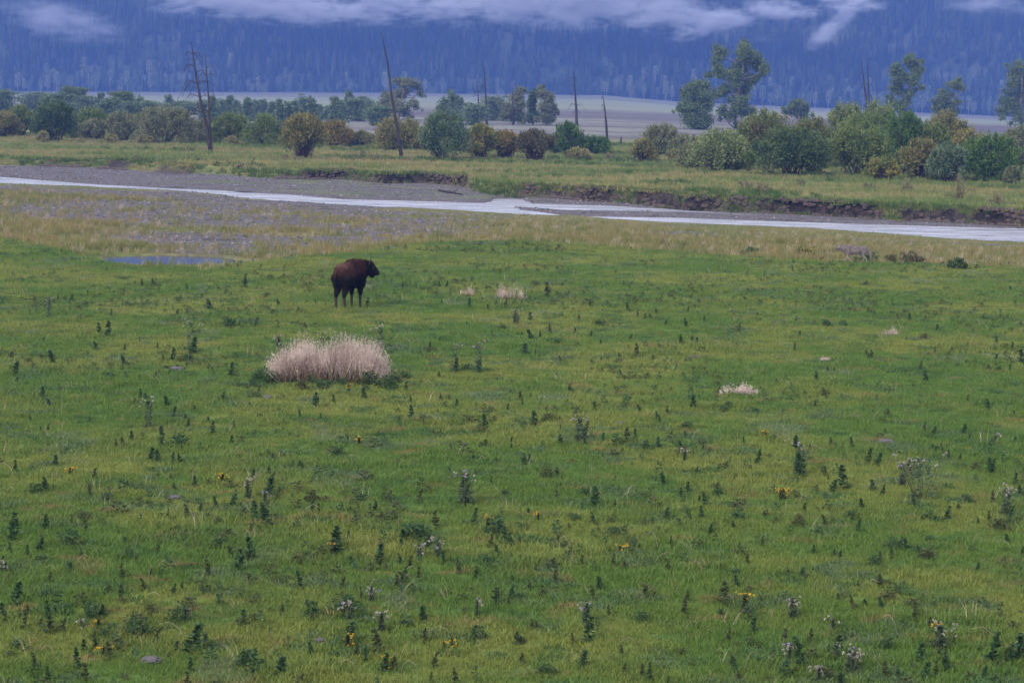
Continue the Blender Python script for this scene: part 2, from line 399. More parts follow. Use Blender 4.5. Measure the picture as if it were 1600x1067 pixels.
lo = B2(wx) - 3.0; hi = np.minimum(B4(wx) + .2, B3(wx) + 8)
rows = 10; WV = []
for i in range(rows + 1): WV.append(np.stack([wx, lo + (hi - lo) * i / rows, np.full_like(wx, WATER)], 1))
wi = np.arange(len(wx) * (rows + 1)).reshape(rows + 1, -1)
WF = np.stack([wi[:-1, :-1].ravel(), wi[:-1, 1:].ravel(), wi[1:, 1:].ravel(), wi[1:, :-1].ravel()], 1)
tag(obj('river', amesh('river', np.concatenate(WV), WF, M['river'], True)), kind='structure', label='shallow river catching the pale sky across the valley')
a_ = np.linspace(0, 2 * math.pi, 40, endpoint=False)
PV = np.concatenate([[[POND.x, POND.y, -.165]], np.stack([POND.x + PRX * 1.25 * np.cos(a_), POND.y + PRY * 1.2 * np.sin(a_), np.full(40, -.165)], 1)])
PF = np.array([(0, 1 + i, 1 + (i + 1) % 40) for i in range(40)])
tag(obj('pond_water', amesh('pond_water', PV, PF, M['pond'])), kind='structure', label='small blue puddle lying at the edge of the green meadow')

# ------------------------------------------------------------------ scatter (stuff only)
def scatter(name, P, rz, sc, ix, sources, label, tilt=None):
    me = bpy.data.meshes.new(name); P = np.asarray(P, np.float32); me.vertices.add(len(P)); me.vertices.foreach_set('co', P.ravel())
    setattr_(me, 'rz', rz); setattr_(me, 'sc', sc)
    a = me.attributes.new('ix', 'INT', 'POINT'); a.data.foreach_set('value', np.asarray(ix, np.int32))
    o = obj(name, me); tag(o, label=label, kind='stuff')
    g = bpy.data.node_groups.new(name, 'GeometryNodeTree')
    g.interface.new_socket('Geometry', in_out='INPUT', socket_type='NodeSocketGeometry'); g.interface.new_socket('Geometry', in_out='OUTPUT', socket_type='NodeSocketGeometry')
    gi = g.nodes.new('NodeGroupInput'); go = g.nodes.new('NodeGroupOutput')
    iop = g.nodes.new('GeometryNodeInstanceOnPoints'); jn = g.nodes.new('GeometryNodeJoinGeometry')
    for s_ in reversed(sources):
        oi = g.nodes.new('GeometryNodeObjectInfo'); oi.inputs['Object'].default_value = s_; oi.inputs['As Instance'].default_value = True
        g.links.new(oi.outputs['Geometry'], jn.inputs[0])
    def na(nm, ty):
        q = g.nodes.new('GeometryNodeInputNamedAttribute'); q.data_type = ty; q.inputs[0].default_value = nm; return q.outputs[0]
    cx = g.nodes.new('ShaderNodeCombineXYZ'); g.links.new(na('rz', 'FLOAT'), cx.inputs[2])
    g.links.new(gi.outputs[0], iop.inputs['Points']); g.links.new(jn.outputs[0], iop.inputs['Instance']); iop.inputs['Pick Instance'].default_value = True
    g.links.new(na('ix', 'INT'), iop.inputs['Instance Index']); g.links.new(cx.outputs[0], iop.inputs['Rotation']); g.links.new(na('sc', 'FLOAT'), iop.inputs['Scale'])
    g.links.new(iop.outputs[0], go.inputs[0])
    md = o.modifiers.new('scatter', 'NODES'); md.node_group = g
    return o
def src(name, me):
    o = bpy.data.objects.new(name, me); return o
def tuft(name, nb, rad, h, wdt, lean, mat, rng, curl=.5):
    """blades of two segments"""
    V = []; T = []
    for i in range(nb):
        a = rng.uniform(0, 6.283); r = rad * math.sqrt(rng.uniform(0, 1)); x0, y0 = r * math.cos(a), r * math.sin(a)
        hh = h * rng.uniform(.55, 1.15); d = rng.uniform(0, 6.283); ln = lean * rng.uniform(.2, 1.2) * hh
        dx, dy = math.cos(d) * ln, math.sin(d) * ln; q = rng.uniform(0, 6.283); wx_, wy_ = math.cos(q) * wdt / 2, math.sin(q) * wdt / 2
        k = len(V)
        V += [(x0 - wx_, y0 - wy_, -.02), (x0 + wx_, y0 + wy_, -.02), (x0 + dx * curl - wx_ * .8, y0 + dy * curl - wy_ * .8, hh * .62), (x0 + dx * curl + wx_ * .8, y0 + dy * curl + wy_ * .8, hh * .62), (x0 + dx * 1.3, y0 + dy * 1.3, hh)]
        T += [(k, k + 1, k + 3), (k, k + 3, k + 2), (k + 2, k + 3, k + 4)]
    return amesh(name, V, T, mat)
def grassmat(name, fn, vs=.3):
    mt, t, b, out = newmat(name); n = N(t); col = fn(n, n.pos())
    v = n.m('ADD', n.m('MULTIPLY_ADD', n.isl(), vs, 1 - vs), n.m('MULTIPLY', n.orand(), vs))
    cb = t.nodes.new('ShaderNodeCombineXYZ')
    for i in range(3): n.lk(v, cb.inputs[i])
    col = n.mul(col, cb.outputs[0]); n.lk(col, b.inputs['Base Color']); b.inputs['Roughness'].default_value = .6
    tr = t.nodes.new('ShaderNodeBsdfTranslucent'); n.lk(col, tr.inputs[0])
    mx = t.nodes.new('ShaderNodeMixShader'); mx.inputs[0].default_value = .3; n.lk(b.outputs[0], mx.inputs[1]); n.lk(tr.outputs[0], mx.inputs[2]); n.lk(mx.outputs[0], out.inputs[0])
    return mt
M['grass'] = grassmat('meadow_grass_blades', lambda n, P: n.mul(meadow_colour(n, P), (1.12, 1.12, 1.05)))
M['dryg'] = grassmat('dry_grass_blades', lambda n, P: n.mix(n.ramp(n.noise(P, .35, 4, sx=(.6, 1.6, 1)), .42, .60), (.150, .160, .048), (.225, .180, .072)))
M['straw'] = grassmat('pale_straw', lambda n, P: n.mix(n.ramp(n.noise(P, 2, 3), .4, .6), (.42, .34, .24), (.30, .23, .17)))
M['farg'] = grassmat('far_bank_grass_blades', lambda n, P: n.mix(n.ramp(n.noise(P, .10, 4, sx=(.5, 1.6, 1)), .42, .58), (.13, .17, .045), (.24, .21, .085)))
M['lush'] = grassmat('lush_green_blades', lambda n, P: n.mix(n.ramp(n.noise(P, .8, 3), .4, .6), (.050, .105, .022), (.085, .125, .030)))
M['clover'] = grassmat('low_clover_leaves', lambda n, P: n.mix(n.ramp(n.noise(P, .5, 3), .45, .55), (.060, .120, .032), (.085, .135, .055)))
rg = np.random.default_rng(3)
tufts = [src('grass_tuft', tuft('grass_tuft', 30, .16, .055, .009, .9, M['grass'], rg)) for _ in range(3)]
tufts += [src('grass_tuft', tuft('grass_tuft', 24, .09, .095, .007, .8, M['grass'], rg))]
tufts += [src('clover_patch', tuft('clover_patch', 34, .14, .05, .018, 1.2, M['clover'], rg))]
tufts += [src('straw_tuft', tuft('straw_tuft', 5, .14, .16, .004, 1.2, M['straw'], rg))]
def wedge_points(y0, y1, dens, margin=5.0, half=.27):
    out = []
    for ya in np.arange(y0, y1, 2.0):
        w = half * (ya + 2) + margin; nn = int(2 * w * 2.0 * dens(ya + 1)); out.append(np.stack([RNG.uniform(-w, w, nn), RNG.uniform(ya, ya + 2, nn)], 1))
    return np.concatenate(out)
pp = wedge_points(18, 118, lambda y: np.interp(y, [18, 30, 45, 70, 118], [120, 90, 55, 30, 18]))
mm = zone_masks(pp[:, 0], pp[:, 1])[0]
pp = pp[RNG.random(len(pp)) < mm * 1.05 - .05]
nn = len(pp); z = height(pp[:, 0], pp[:, 1])
cl = fbm(pp[:, 0] * .8, pp[:, 1] * .8, 71, 3)
ix = RNG.choice([0, 1, 2], nn); r_ = RNG.random(nn)
ix[(r_ < .5) & (cl > .60)] = 3
c2 = fbm(pp[:, 0] * 1.6 + 50, pp[:, 1] * 1.6, 72, 3); ix[(r_ < .6) & (c2 > .64)] = 4
ix[RNG.random(nn) < .006] = 5
sc = RNG.uniform(.65, 1.25, nn) * np.interp(pp[:, 1], [20, 60, 110], [1, 1.25, 1.6]) * (.7 + .7 * cl)
scatter('meadow_grass', np.stack([pp[:, 0], pp[:, 1], z], 1), RNG.uniform(0, 6.28, nn), sc, ix, tufts, 'short green meadow grass covering the near flat')
# dry grass between meadow and river
dts = [src('dry_tuft', tuft('dry_tuft', 16, .16, .34, .018, .5, M['dryg'], rg)), src('dry_tuft', tuft('dry_tuft', 14, .2, .24, .020, .7, M['dryg'], rg)), src('straw_tuft', tuft('straw_tuft', 10, .12, .36, .014, .5, M['straw'], rg))]
pp = wedge_points(66, 150, lambda y: 9.0)
mk = zone_masks(pp[:, 0], pp[:, 1]); hgt = height(pp[:, 0], pp[:, 1])
rr = np.sqrt(((pp[:, 0] - POND.x) / PRX) ** 2 + ((pp[:, 1] - POND.y) / PRY) ** 2)
keep = (RNG.random(len(pp)) < mk[4] * (1 - .84 * mk[1])) & (hgt > WATER + .12) & (rr > 1.08 + .5 * (pp[:, 1] < POND.y))
pp = pp[keep]; nn = len(pp); z = hgt[keep]; nb = fbm(pp[:, 0] * .3, pp[:, 1] * .5, 73)
ix = (nb < .5).astype(int); ix[RNG.random(nn) < .12] = 2
scatter('dry_grass', np.stack([pp[:, 0], pp[:, 1], z], 1), RNG.uniform(0, 6.28, nn), RNG.uniform(.5, 1.1, nn) * (.6 + .8 * nb) * (.28 + .72 * sst(2, 22, B2(pp[:, 0]) - pp[:, 1])), ix, dts, 'tawny dry grass between the meadow and the river')
# far bank grass
fts = [src('far_tuft', tuft('far_tuft', 18, .3, .40, .035, .6, M['farg'], rg)), src('far_tuft', tuft('far_tuft', 14, .4, .28, .045, .8, M['farg'], rg)), src('lush_tuft', tuft('lush_tuft', 22, .35, .45, .05, .8, M['lush'], rg))]
pp = wedge_points(110, 262, lambda y: np.interp(y, [110, 180, 262], [4.5, 3.0, 1.6]), 6)
mk = zone_masks(pp[:, 0], pp[:, 1]); hgt = height(pp[:, 0], pp[:, 1]); b5 = B5(pp[:, 0]); cut = cutmask(pp[:, 0])
on = (pp[:, 1] > B4(pp[:, 0]) - .3) & (hgt > WATER + .05)
keep = on & (RNG.random(len(pp)) < np.maximum(mk[3], (1 - mk[2]) * (1 - mk[1])))
pp = pp[keep]; nn = len(pp); z = hgt[keep]; ix = (RNG.random(nn) < .5).astype(int)
edge = (np.abs(pp[:, 1] - b5[keep] + .4) < 1.2 + 2.0 * (fbm(pp[:, 0] * .2, pp[:, 1] * 0, 74) - .3)) & (RNG.random(nn) < .8) & (cut[keep] < .4); ix[edge] = 2
lush = fbm(pp[:, 0] * .08, pp[:, 1] * .2, 75) > .62; ix[lush & (RNG.random(nn) < .6)] = 2
scatter('far_bank_grass', np.stack([pp[:, 0], pp[:, 1], z - .03], 1), RNG.uniform(0, 6.28, nn), RNG.uniform(.5, 1.15, nn) * (.55 + .8 * fbm(pp[:, 0] * .25, pp[:, 1] * .3, 76)), ix, fts, 'yellow green rough grass on the far river bank')
# overgrown bank: lush clumps and hanging sods at the foot of the cut bank
bx = RNG.uniform(-45, 45, 5200); cm = cutmask(bx); by = B4(bx) + RNG.uniform(-.5, 1.5, 5200)
lushn = fbm(bx * .35, bx * 0, 77); keep = (RNG.random(5200) < (1 - cm) * 1.0 + .9 * (lushn > .58) * (by < B4(bx) + .1) * (by > B4(bx) - .4) * .5) & (height(bx, by) > WATER + .04) & (bx > -14)
bx, by = bx[keep], by[keep]; nn = len(bx)
scatter('bank_grass', np.stack([bx, by, height(bx, by) - .05], 1), RNG.uniform(0, 6.28, nn), RNG.uniform(.3, .85, nn), RNG.choice([0, 1, 2, 2], nn), fts, 'lush green clumps spilling down the river bank')
clx = RNG.uniform(-60, 48, 5200); clm = cutmask(clx); cly = B4(clx) + RNG.normal(size=5200) * .28 + .12
keep = (clm > .12) & (height(clx, cly) > WATER + .02) & (fbm(clx * .5, clx * 0, 78) > .36); clx, cly = clx[keep], cly[keep]; nn = len(clx)
# stones on the gravel bars
def rockmesh(name, mat, seed, flat=.6, sub=1):
    bm = bmesh.new(); bmesh.ops.create_icosphere(bm, subdivisions=sub, radius=1); r = random.Random(seed)
    for v in bm.verts: v.co = Vector((v.co.x * r.uniform(.75, 1.15), v.co.y * r.uniform(.75, 1.15), v.co.z * flat * r.uniform(.8, 1.1)))
    me = bpy.data.meshes.new(name); bm.to_mesh(me); bm.free(); me.materials.append(mat); return me
mt, t, b, out = newmat('river_stones'); n = N(t)
n.lk(n.mix(n.orand(), (.05, .046, .052), (.20, .185, .205)), b.inputs['Base Color']); M['stones'] = mt
stn = [src('stone', rockmesh('stone', M['stones'], i)) for i in range(4)]
pp = wedge_points(78, 190, lambda y: 5.0, 4); mk = zone_masks(pp[:, 0], pp[:, 1]); hgt = height(pp[:, 0], pp[:, 1])
keep = (RNG.random(len(pp)) < mk[1] * .5 - .1) & (hgt > WATER - .02); pp = pp[keep]; nn = len(pp)
scatter('gravel', np.stack([pp[:, 0], pp[:, 1], hgt[keep] + .01], 1), RNG.uniform(0, 6.28, nn), .05 + .09 * RNG.random(nn) ** 2.5, RNG.integers(0, 4, nn), stn, 'grey river stones strewn over the gravel bars')

cst = [src('clod', rockmesh('clod', M['soil'], 40 + i, .7)) for i in range(3)]
nn = len(clx)
scatter('soil_clods', np.stack([clx, cly, height(clx, cly)], 1), RNG.uniform(0, 6.28, nn), .05 + .22 * RNG.random(nn) ** 2, RNG.integers(0, 3, nn), cst, 'slumped clods of dark soil along the cut bank')
tx = RNG.uniform(-60, 48, 5000); tm = cutmask(tx); ty = np.maximum(B5(tx), B4(tx) + .3) + RNG.uniform(-.1, .9, 5000); hh_ = height(tx, ty); keep = (tm > .1) & (hh_ > -.35); tx, ty, hh_ = tx[keep], ty[keep], hh_[keep]; nn = len(tx)
scatter('turf_edge', np.stack([tx, ty, hh_ - .05], 1), RNG.uniform(0, 6.28, nn), RNG.uniform(.3, .8, nn), RNG.integers(0, 3, nn), fts, 'ragged turf hanging over the top of the cut bank')
# ------------------------------------------------------------------ mountain forest
mt, t, b, out = newmat('conifer_needles'); n = N(t)
n.lk(n.mix(n.m('POWER', n.orand(), 1.6), (.012, .022, .014), (.060, .080, .045)), b.inputs['Base Color']); M['needles'] = mt
mt, t, b, out = newmat('pale_aspen_leaves'); n = N(t)
n.lk(n.mix(n.orand(), (.10, .13, .07), (.22, .23, .13)), b.inputs['Base Color']); M['aspen'] = mt
mt, t, b, out = newmat('pale_aspen_trunk'); b.inputs['Base Color'].default_value = (.38, .36, .34, 1); M['paletrunk'] = mt
def conifer(seed):
    r = random.Random(seed); V = []; T = []
    tb = TB(); tb.tube([(0, 0, -.5), (0, 0, 10)], [.16, .03], 4)
    for k in range(11):
        z0 = 1.2 + k * .98; R = 1.9 * (1 - k / 11.5) ** .85 + .12
        m_ = 7
        for j in range(m_):
            a = 6.283 * (j + r.random() * .8) / m_; q = .55; RR = R * r.uniform(.65, 1.15)
            tb.add([(0, 0, z0 + 1.1), (RR * math.cos(a - q), RR * math.sin(a - q), z0 - .25 + r.uniform(-.3, .2)), (RR * 1.15 * math.cos(a), RR * 1.15 * math.sin(a), z0 - .5), (RR * math.cos(a + q), RR * math.sin(a + q), z0 - .2 + r.uniform(-.3, .2))], [(0, 1, 2), (0, 2, 3)])
    return tb.mesh('conifer', M['needles'])
cons = [src('conifer', conifer(i)) for i in range(4)]
fx = RNG.uniform(-520, 520, 24000); fy = FOOT - 14 + 300 * RNG.random(24000)
hole = fbm(fx * .012, fy * .02, 81); keep = RNG.random(24000) < .25 + 1.2 * sst(.36, .55, hole)
keep &= ~((fx > -80) & (fx < 20) & (fy < FOOT + 20)) | (RNG.random(24000) < .3)
fx, fy = fx[keep], fy[keep]; nn = len(fx)
scatter('conifer_forest', np.stack([fx, fy, height(fx, fy)], 1), RNG.uniform(0, 6.28, nn), RNG.uniform(.55, 1.35, nn), RNG.integers(0, 4, nn), cons, 'dense conifer forest covering the misty mountainside')
def aspen(seed):
    r = np.random.default_rng(seed); tb = TB(); tb.tube([(0, 0, -.5), (.1, 0, 5), (.2, .1, 10)], [.22, .17, .06], 4)
    me1 = tb; nL = 230
    th = r.uniform(0, 6.283, nL); zz = r.uniform(3.2, 11.5, nL); rad = 2.0 * np.sqrt(np.clip(1 - ((zz - 7) / 5.2) ** 2, .02, 1)) * np.sqrt(r.uniform(.1, 1, nL))
    Pq = np.stack([rad * np.cos(th), rad * np.sin(th), zz], 1); Vq, Fq = quads(Pq, r.normal(size=(nL, 3)), r.normal(size=(nL, 3)), .9, .7)
    me = tb.mesh('aspen', M['paletrunk']); n0 = len(me.vertices)
    V0 = np.empty(n0 * 3); me.vertices.foreach_get('co', V0); me2 = amesh('aspen', np.concatenate([V0.reshape(-1, 3), Vq]), np.concatenate([np.concatenate([np.concatenate(tb.f), ], 0), np.concatenate([Fq[:, [0, 1, 2]], Fq[:, [0, 2, 3]]]) + n0]), M['paletrunk'])
    me2.materials.append(M['aspen']); mi = np.zeros(len(me2.polygons), np.int32); mi[len(np.concatenate(tb.f)):] = 1; me2.polygons.foreach_set('material_index', mi)
    return me2
asps = [src('aspen', aspen(i)) for i in range(3)]
ax_ = []; 
for (xa, xb, nA) in ((-380, -250, 40), (-250, 0, 18), (60, 125, 30), (150, 260, 50), (240, 400, 110)):
    ax_.append(np.stack([RNG.uniform(xa, xb, nA), FOOT - 22 + RNG.random(nA) ** 1.6 * 50], 1))
ax_ = np.concatenate(ax_); nn = len(ax_)
scatter('aspen_grove', np.stack([ax_[:, 0], ax_[:, 1], height(ax_[:, 0], ax_[:, 1])], 1), RNG.uniform(0, 6.28, nn), RNG.uniform(.6, 1.3, nn), RNG.integers(0, 3, nn), asps, 'pale aspens standing along the foot of the mountain')

# ------------------------------------------------------------------ broadleaf crowns and shrubs
def crown_mesh(name, lobes, nleaf, L, H, mat, rng, up=.35, spread=.75, shell=.55):
    """leaf sized faces spread through a list of lobes (centre, radii)"""
    vol = np.array([(r[0] * r[1] * r[2]) ** .72 for c, r in lobes]); cnt = np.maximum((vol / vol.sum() * nleaf).astype(int), 12)
    Ps = []; Ds = []
    for (c, r), k in zip(lobes, cnt):
        d = rng.normal(size=(k, 3)); d /= np.linalg.norm(d, axis=1, keepdims=True)
        rad = (shell + (1 - shell) * rng.random((k, 1))) + .15 * rng.normal(size=(k, 1))
        Ps.append(np.array(c) + d * rad * np.array(r)); Ds.append(d + spread * rng.normal(size=(k, 3)) + np.array([0, 0, up]))
    P = np.concatenate(Ps); D = np.concatenate(Ds); k = len(P)
    Vq, Fq = quads(P, D, rng.normal(size=(k, 3)), L * rng.uniform(.6, 1.3, k), H * rng.uniform(.6, 1.3, k))
    return amesh(name, Vq, Fq, mat)
PAL = {
 'green': ((.060, .098, .030), (.105, .140, .045), None),
 'dark': ((.034, .064, .028), (.060, .092, .036), None),
 'greygreen': ((.085, .105, .062), (.135, .150, .090), None),
 'olive': ((.095, .105, .040), (.150, .140, .055), None),
 'orange': ((.095, .098, .030), (.165, .128, .034), (.18, .115, .035)),
 'yellow': ((.090, .112, .032), (.160, .150, .042), None),
 'rustolive': ((.070, .098, .034), (.110, .128, .042), (.145, .115, .045)),
 'bluegreen': ((.050, .090, .058), (.095, .135, .085), None),
 'teal': ((.070, .115, .075), (.110, .155, .100), None),
 'bright': ((.085, .150, .025), (.135, .190, .035), None),
 'deep': ((.036, .082, .022), (.062, .112, .028), None),
 'palegreen': ((.095, .135, .060), (.145, .180, .085), None),
 'brown': ((.056, .058, .034), (.088, .080, .044), None),
 'sage': ((.125, .120, .080), (.165, .155, .110), None),
 'paleclump': ((.14, .15, .07), (.20, .19, .10), None),
}
LM = {k: leafmat(k + '_foliage', tuple(f_ * q for f_, q in zip((1.38, 1.30, 1.0), v[0])), tuple(f_ * q for f_, q in zip((1.34, 1.26, 1.0), v[1])), .30, v[2]) for k, v in PAL.items()}
def willow(x0, x1, yt, yb, pal, label, brown=0.0, dens=1.0, name='willow_shrub', group='willow shrubs along the far bank', seed=0, cat='shrub', depth=.85):
    rng = np.random.default_rng(seed + int(x0 * 7 + yb)); p = ground((x0 + x1) / 2, yb)
    k = p.y / FPX * 1.0; w = (x1 - x0) * k; h = (yb - yt) * k
    root = empty(name, p); tag(root, label, cat, group)
    rx = w / 2 * 1.18; lobes = []; nl = int(rng.integers(15, 21))
    z0 = h * (.03 + .25 * brown)
    lobes.append(((0, 0, z0 + (h - z0) * .50), (rx * .74, rx * .70 * depth, (h - z0) * .49)))
    for i in range(nl):
        a = 6.283 * i / nl + rng.uniform(-.5, .5); tt = rng.uniform(.0, 1.0); rr = rx * (.74 - .40 * tt ** 1.8) * rng.uniform(.85, 1.08); q = rng.uniform(.18, .44)
        cz = z0 + (h - z0) * (.20 + .58 * tt)
        lobes.append(((math.cos(a) * rr, math.sin(a) * rr * depth, cz), (rx * q, rx * q, min((h - z0) * .30, rx * q * 1.2))))
    lobes.append(((rx * rng.uniform(-.2, .2), 0, h * .80), (rx * .38, rx * .38, h * .20)))
    for i in range(34):
        a = rng.uniform(0, 6.283); ph = rng.uniform(.15, 1.45); rr = rx * .86 * math.cos(ph)
        lobes.append(((math.cos(a) * rr, math.sin(a) * rr * depth, z0 + (h - z0) * (.42 + .56 * math.sin(ph))), (rx * rng.uniform(.05, .13), rx * rng.uniform(.05, .13), (h - z0) * rng.uniform(.08, .20))))
    nleaf = int(9000 * dens * (w * h / 18) ** .8) + 250
    me = crown_mesh('crown', lobes, nleaf, .29, .105, LM[pal], rng, up=.7, shell=.45)
    obj('crown', me, root)
    tb = TB(); ns = 14 + int(26 * brown)
    for i in range(ns):
        a = rng.uniform(0, 6.283); r1 = rx * rng.uniform(.25, .85); hh = h * rng.uniform(.55, .9); b_ = rx * .16 * rng.random()
        tb.tube([(math.cos(a) * b_, math.sin(a) * b_, -.15), (math.cos(a) * (b_ + r1 * .4), math.sin(a) * (b_ + r1 * .4), hh * .5), (math.cos(a) * r1, math.sin(a) * r1, hh)], [.055, .04, .012], 4)
    if brown:
        kk = int(900 * brown); d = rng.normal(size=(kk, 3)); d[:, 2] = 0; d /= np.linalg.norm(d, axis=1, keepdims=True); rad = rng.random((kk, 1)) ** .5
        zz = rng.random((kk, 1)) * h * .55; Pq = d * rad * rx * (.35 + .5 * zz / h) + np.concatenate([np.zeros((kk, 2)), zz], 1)
        Vq, Fq = quads(Pq, d * .5 + np.array([0, 0, 1.]) + .2 * rng.normal(size=(kk, 3)), rng.normal(size=(kk, 3)), .6, .04); tb.add(Vq, np.concatenate([Fq[:, [0, 1, 2]], Fq[:, [0, 2, 3]]]))
    obj('stems', tb.mesh('stems', M['twig']), root)
    return root
WL = [
 (-28, 32, 176, 214, 'olive', 'pale olive willow at the left edge, in front of a darker one', 0),
 (6, 58, 168, 213, 'green', 'green willow between the left edge and the dark round willow', 0),
 (50, 120, 160, 222, 'dark', 'dark green round willow reaching above its neighbours at the far left', 0),
 (106, 176, 171, 217, 'green', 'broad green willow just right of the dark round one', 0),
 (124, 174, 188, 219, 'greygreen', 'low grey green willow in front of the broad green one', 0),
 (165, 220, 178, 221, 'greygreen', 'dull grey willow left of the widest grey green dome', 0),
 (207, 304, 169, 225, 'greygreen', 'widest grey green willow dome left of the twin dead trunks', 0),
 (282, 336, 188, 223, 'greygreen', 'thin willow directly behind the twin dead trunks', 0),
 (333, 392, 179, 226, 'green', 'round green willow right of the twin dead trunks', 0),
 (384, 447, 183, 229, 'green', 'green willow with black underside left of the brown stemmed one', 0),
 (443, 505, 180, 248, 'olive', 'tall olive willow with bare brown lower stems and a pale stick', .9),
 (494, 550, 191, 231, 'orange', 'orange tinted willow behind the brown stemmed one', .2),
 (546, 584, 206, 230, 'olive', 'small olive willow between the orange one and the leaning snag', 0),
 (584, 662, 186, 236, 'olive', 'olive brown willow behind the foot of the leaning bare trunk', .3),
 (640, 668, 205, 236, 'yellow', 'small yellow willow tucked left of the blue green one', .1),
 (654, 732, 179, 251, 'bluegreen', 'large blue green willow right of the leaning bare trunk', .2),
 (720, 778, 197, 248, 'yellow', 'yellowing willow right of the blue green one', .5),
 (764, 816, 206, 248, 'orange', 'orange and yellow willow with open twiggy foot', .7),
 (806, 864, 205, 251, 'brown', 'brown leafless looking willow left of the deep green round one', 1.0),
 (861, 914, 194, 241, 'deep', 'deep green round willow left of the thin branched snag', 0),
 (902, 954, 214, 241, 'deep', 'low deep green willow between the two thin snags', 0),
 (985, 1024, 219, 253, 'olive', 'small olive willow standing in front of a darker round one', .3),
 (1004, 1062, 196, 243, 'greygreen', 'grey green willow alone at the gap before the right thicket', 0),
 (1044, 1092, 212, 246, 'greygreen', 'thin grey willow bending below the dense cottonwood', 0),
 (1078, 1170, 206, 269, 'palegreen', 'pale green willow at the left end of the right thicket', .1),
 (1148, 1246, 178, 258, 'rustolive', 'tall rust and olive willow below the big cottonwood', .1),
 (1122, 1182, 232, 268, 'bright', 'low bright green willow at the left front of the thicket', 0),
 (1178, 1292, 204, 276, 'dark', 'big dark green willow in the left half of the thicket', .1),
 (1232, 1300, 186, 262, 'rustolive', 'rusty topped willow behind the big dark one', 0),
 (1284, 1360, 168, 258, 'palegreen', 'light green willow rising at the thicket top left of the twin poles', 0),
 (1335, 1402, 165, 258, 'palegreen', 'light green willow directly under the twin bare poles', 0),
 (1288, 1392, 196, 275, 'green', 'mid green willow at the front centre of the thicket', .1),
 (1368, 1442, 180, 272, 'deep', 'deep green tall willow right of the twin bare poles', 0),
 (1436, 1512, 178, 262, 'olive', 'grey olive willow below the crooked small cottonwood', .2),
 (1352, 1406, 248, 283, 'yellow', 'low yellow green willow with brown twigs at the thicket front', .8),
 (1408, 1468, 220, 281, 'olive', 'twiggy olive willow at the thicket front right of the low yellow one', .6),
 (1452, 1512, 226, 284, 'bluegreen', 'blue green willow hugging the big deep green dome', .2),
 (1498, 1592, 213, 283, 'deep', 'big deep green dome closing the right end of the thicket', 0),
 (1392, 1450, 208, 266, 'olive', 'olive willow filling the gap behind the deep green tall one', 0),
 (1238, 1296, 216, 272, 'green', 'green willow wedged between the big dark one and the front centre one', 0),
 (1420, 1500, 205, 264, 'green', 'dark centre of the thicket behind the twiggy olive willow', 0),
 (1094, 1160, 224, 262, 'greygreen', 'grey willow deep in the left end of the right thicket', 0),
 (1300, 1400, 182, 262, 'green', 'tall green willow behind the front centre of the thicket', 0),
 (1424, 1492, 196, 270, 'green', 'green willow between the deep tall one and the grey olive one', 0),
 (1480, 1552, 206, 272, 'olive', 'olive willow leaning over the left shoulder of the deep green dome', 0),
 (1060, 1112, 216, 264, 'greygreen', 'low grey willow joining the right thicket to the lone one', 0),
 (1560, 1640, 200, 258, 'greygreen', 'grey green willow at the right edge behind the deep green dome', 0),
 (1568, 1594, 262, 289, 'greygreen', 'tiny grey bush at the right foot of the deep green dome', 0),
]
for i, (x0, x1, yt, yb, pal, lab, br) in enumerate(WL): willow(x0, x1, yt, yb, pal, lab, br, seed=i)
# pale clumps of tall sedge and small brown weeds between the willows
for i, (x0, x1, yt, yb, lab) in enumerate([(58, 76, 206, 223, 'pale round grass clump at the foot of the dark willow'), (163, 184, 211, 224, 'pale round grass clump below the dull grey willow'),
      (212, 240, 212, 225, 'broader pale grass clump before the widest willow dome'), (350, 372, 214, 227, 'pale grass clump right of the twin dead trunks'), (885, 925, 232, 250, 'pale grass mound left of the second thin snag'), (1040, 1068, 234, 252, 'pale grass mound under the thin grey willow')]):
    willow(x0, x1, yt, yb, 'paleclump', lab, 0, .8, 'grass_clump', 'pale grass clumps under the willows', 100 + i, 'grass clump')
def stalky(x0, x1, yt, yb, pal, label, name, group, seed, dens):
    """loose clump of thin upright leafy stalks"""
    rng = np.random.default_rng(seed); p = ground((x0 + x1) / 2, yb); k = p.y / FPX; w = (x1 - x0) * k; h = (yb - yt) * k
    root = empty(name, p); tag(root, label, 'bush', group); tb = TB(); ns = int(8 + w * 9 * dens); Ps = []; Ds = []
    for i in range(ns):
        bx_ = rng.normal() * w * .22; by_ = rng.normal() * w * .18; hh = h * rng.uniform(.35, 1.0) * (1 - .5 * min(1, abs(bx_) / (w * .6))); lx = bx_ * rng.uniform(.2, .9) + rng.normal() * .08; ly = rng.normal() * .1
        tb.tube([(bx_, by_, -.05), (bx_ + lx, by_ + ly, hh)], [.014, .005], 3)
        m_ = int(26 + 22 * hh); f = rng.uniform(.12, 1.05, m_); Ps.append(np.stack([bx_ + lx * f + rng.normal(size=m_) * .07, by_ + ly * f + rng.normal(size=m_) * .07, hh * f], 1)); Ds.append(rng.normal(size=(m_, 3)) * .5 + np.array([0, 0, 1.]))
    P = np.concatenate(Ps); V_, F_ = quads(P, np.concatenate(Ds), rng.normal(size=(len(P), 3)), .15, .05)
    obj('foliage', amesh('foliage', V_, F_, LM[pal]), root); obj('stems', tb.mesh('stems', M['twig']), root)
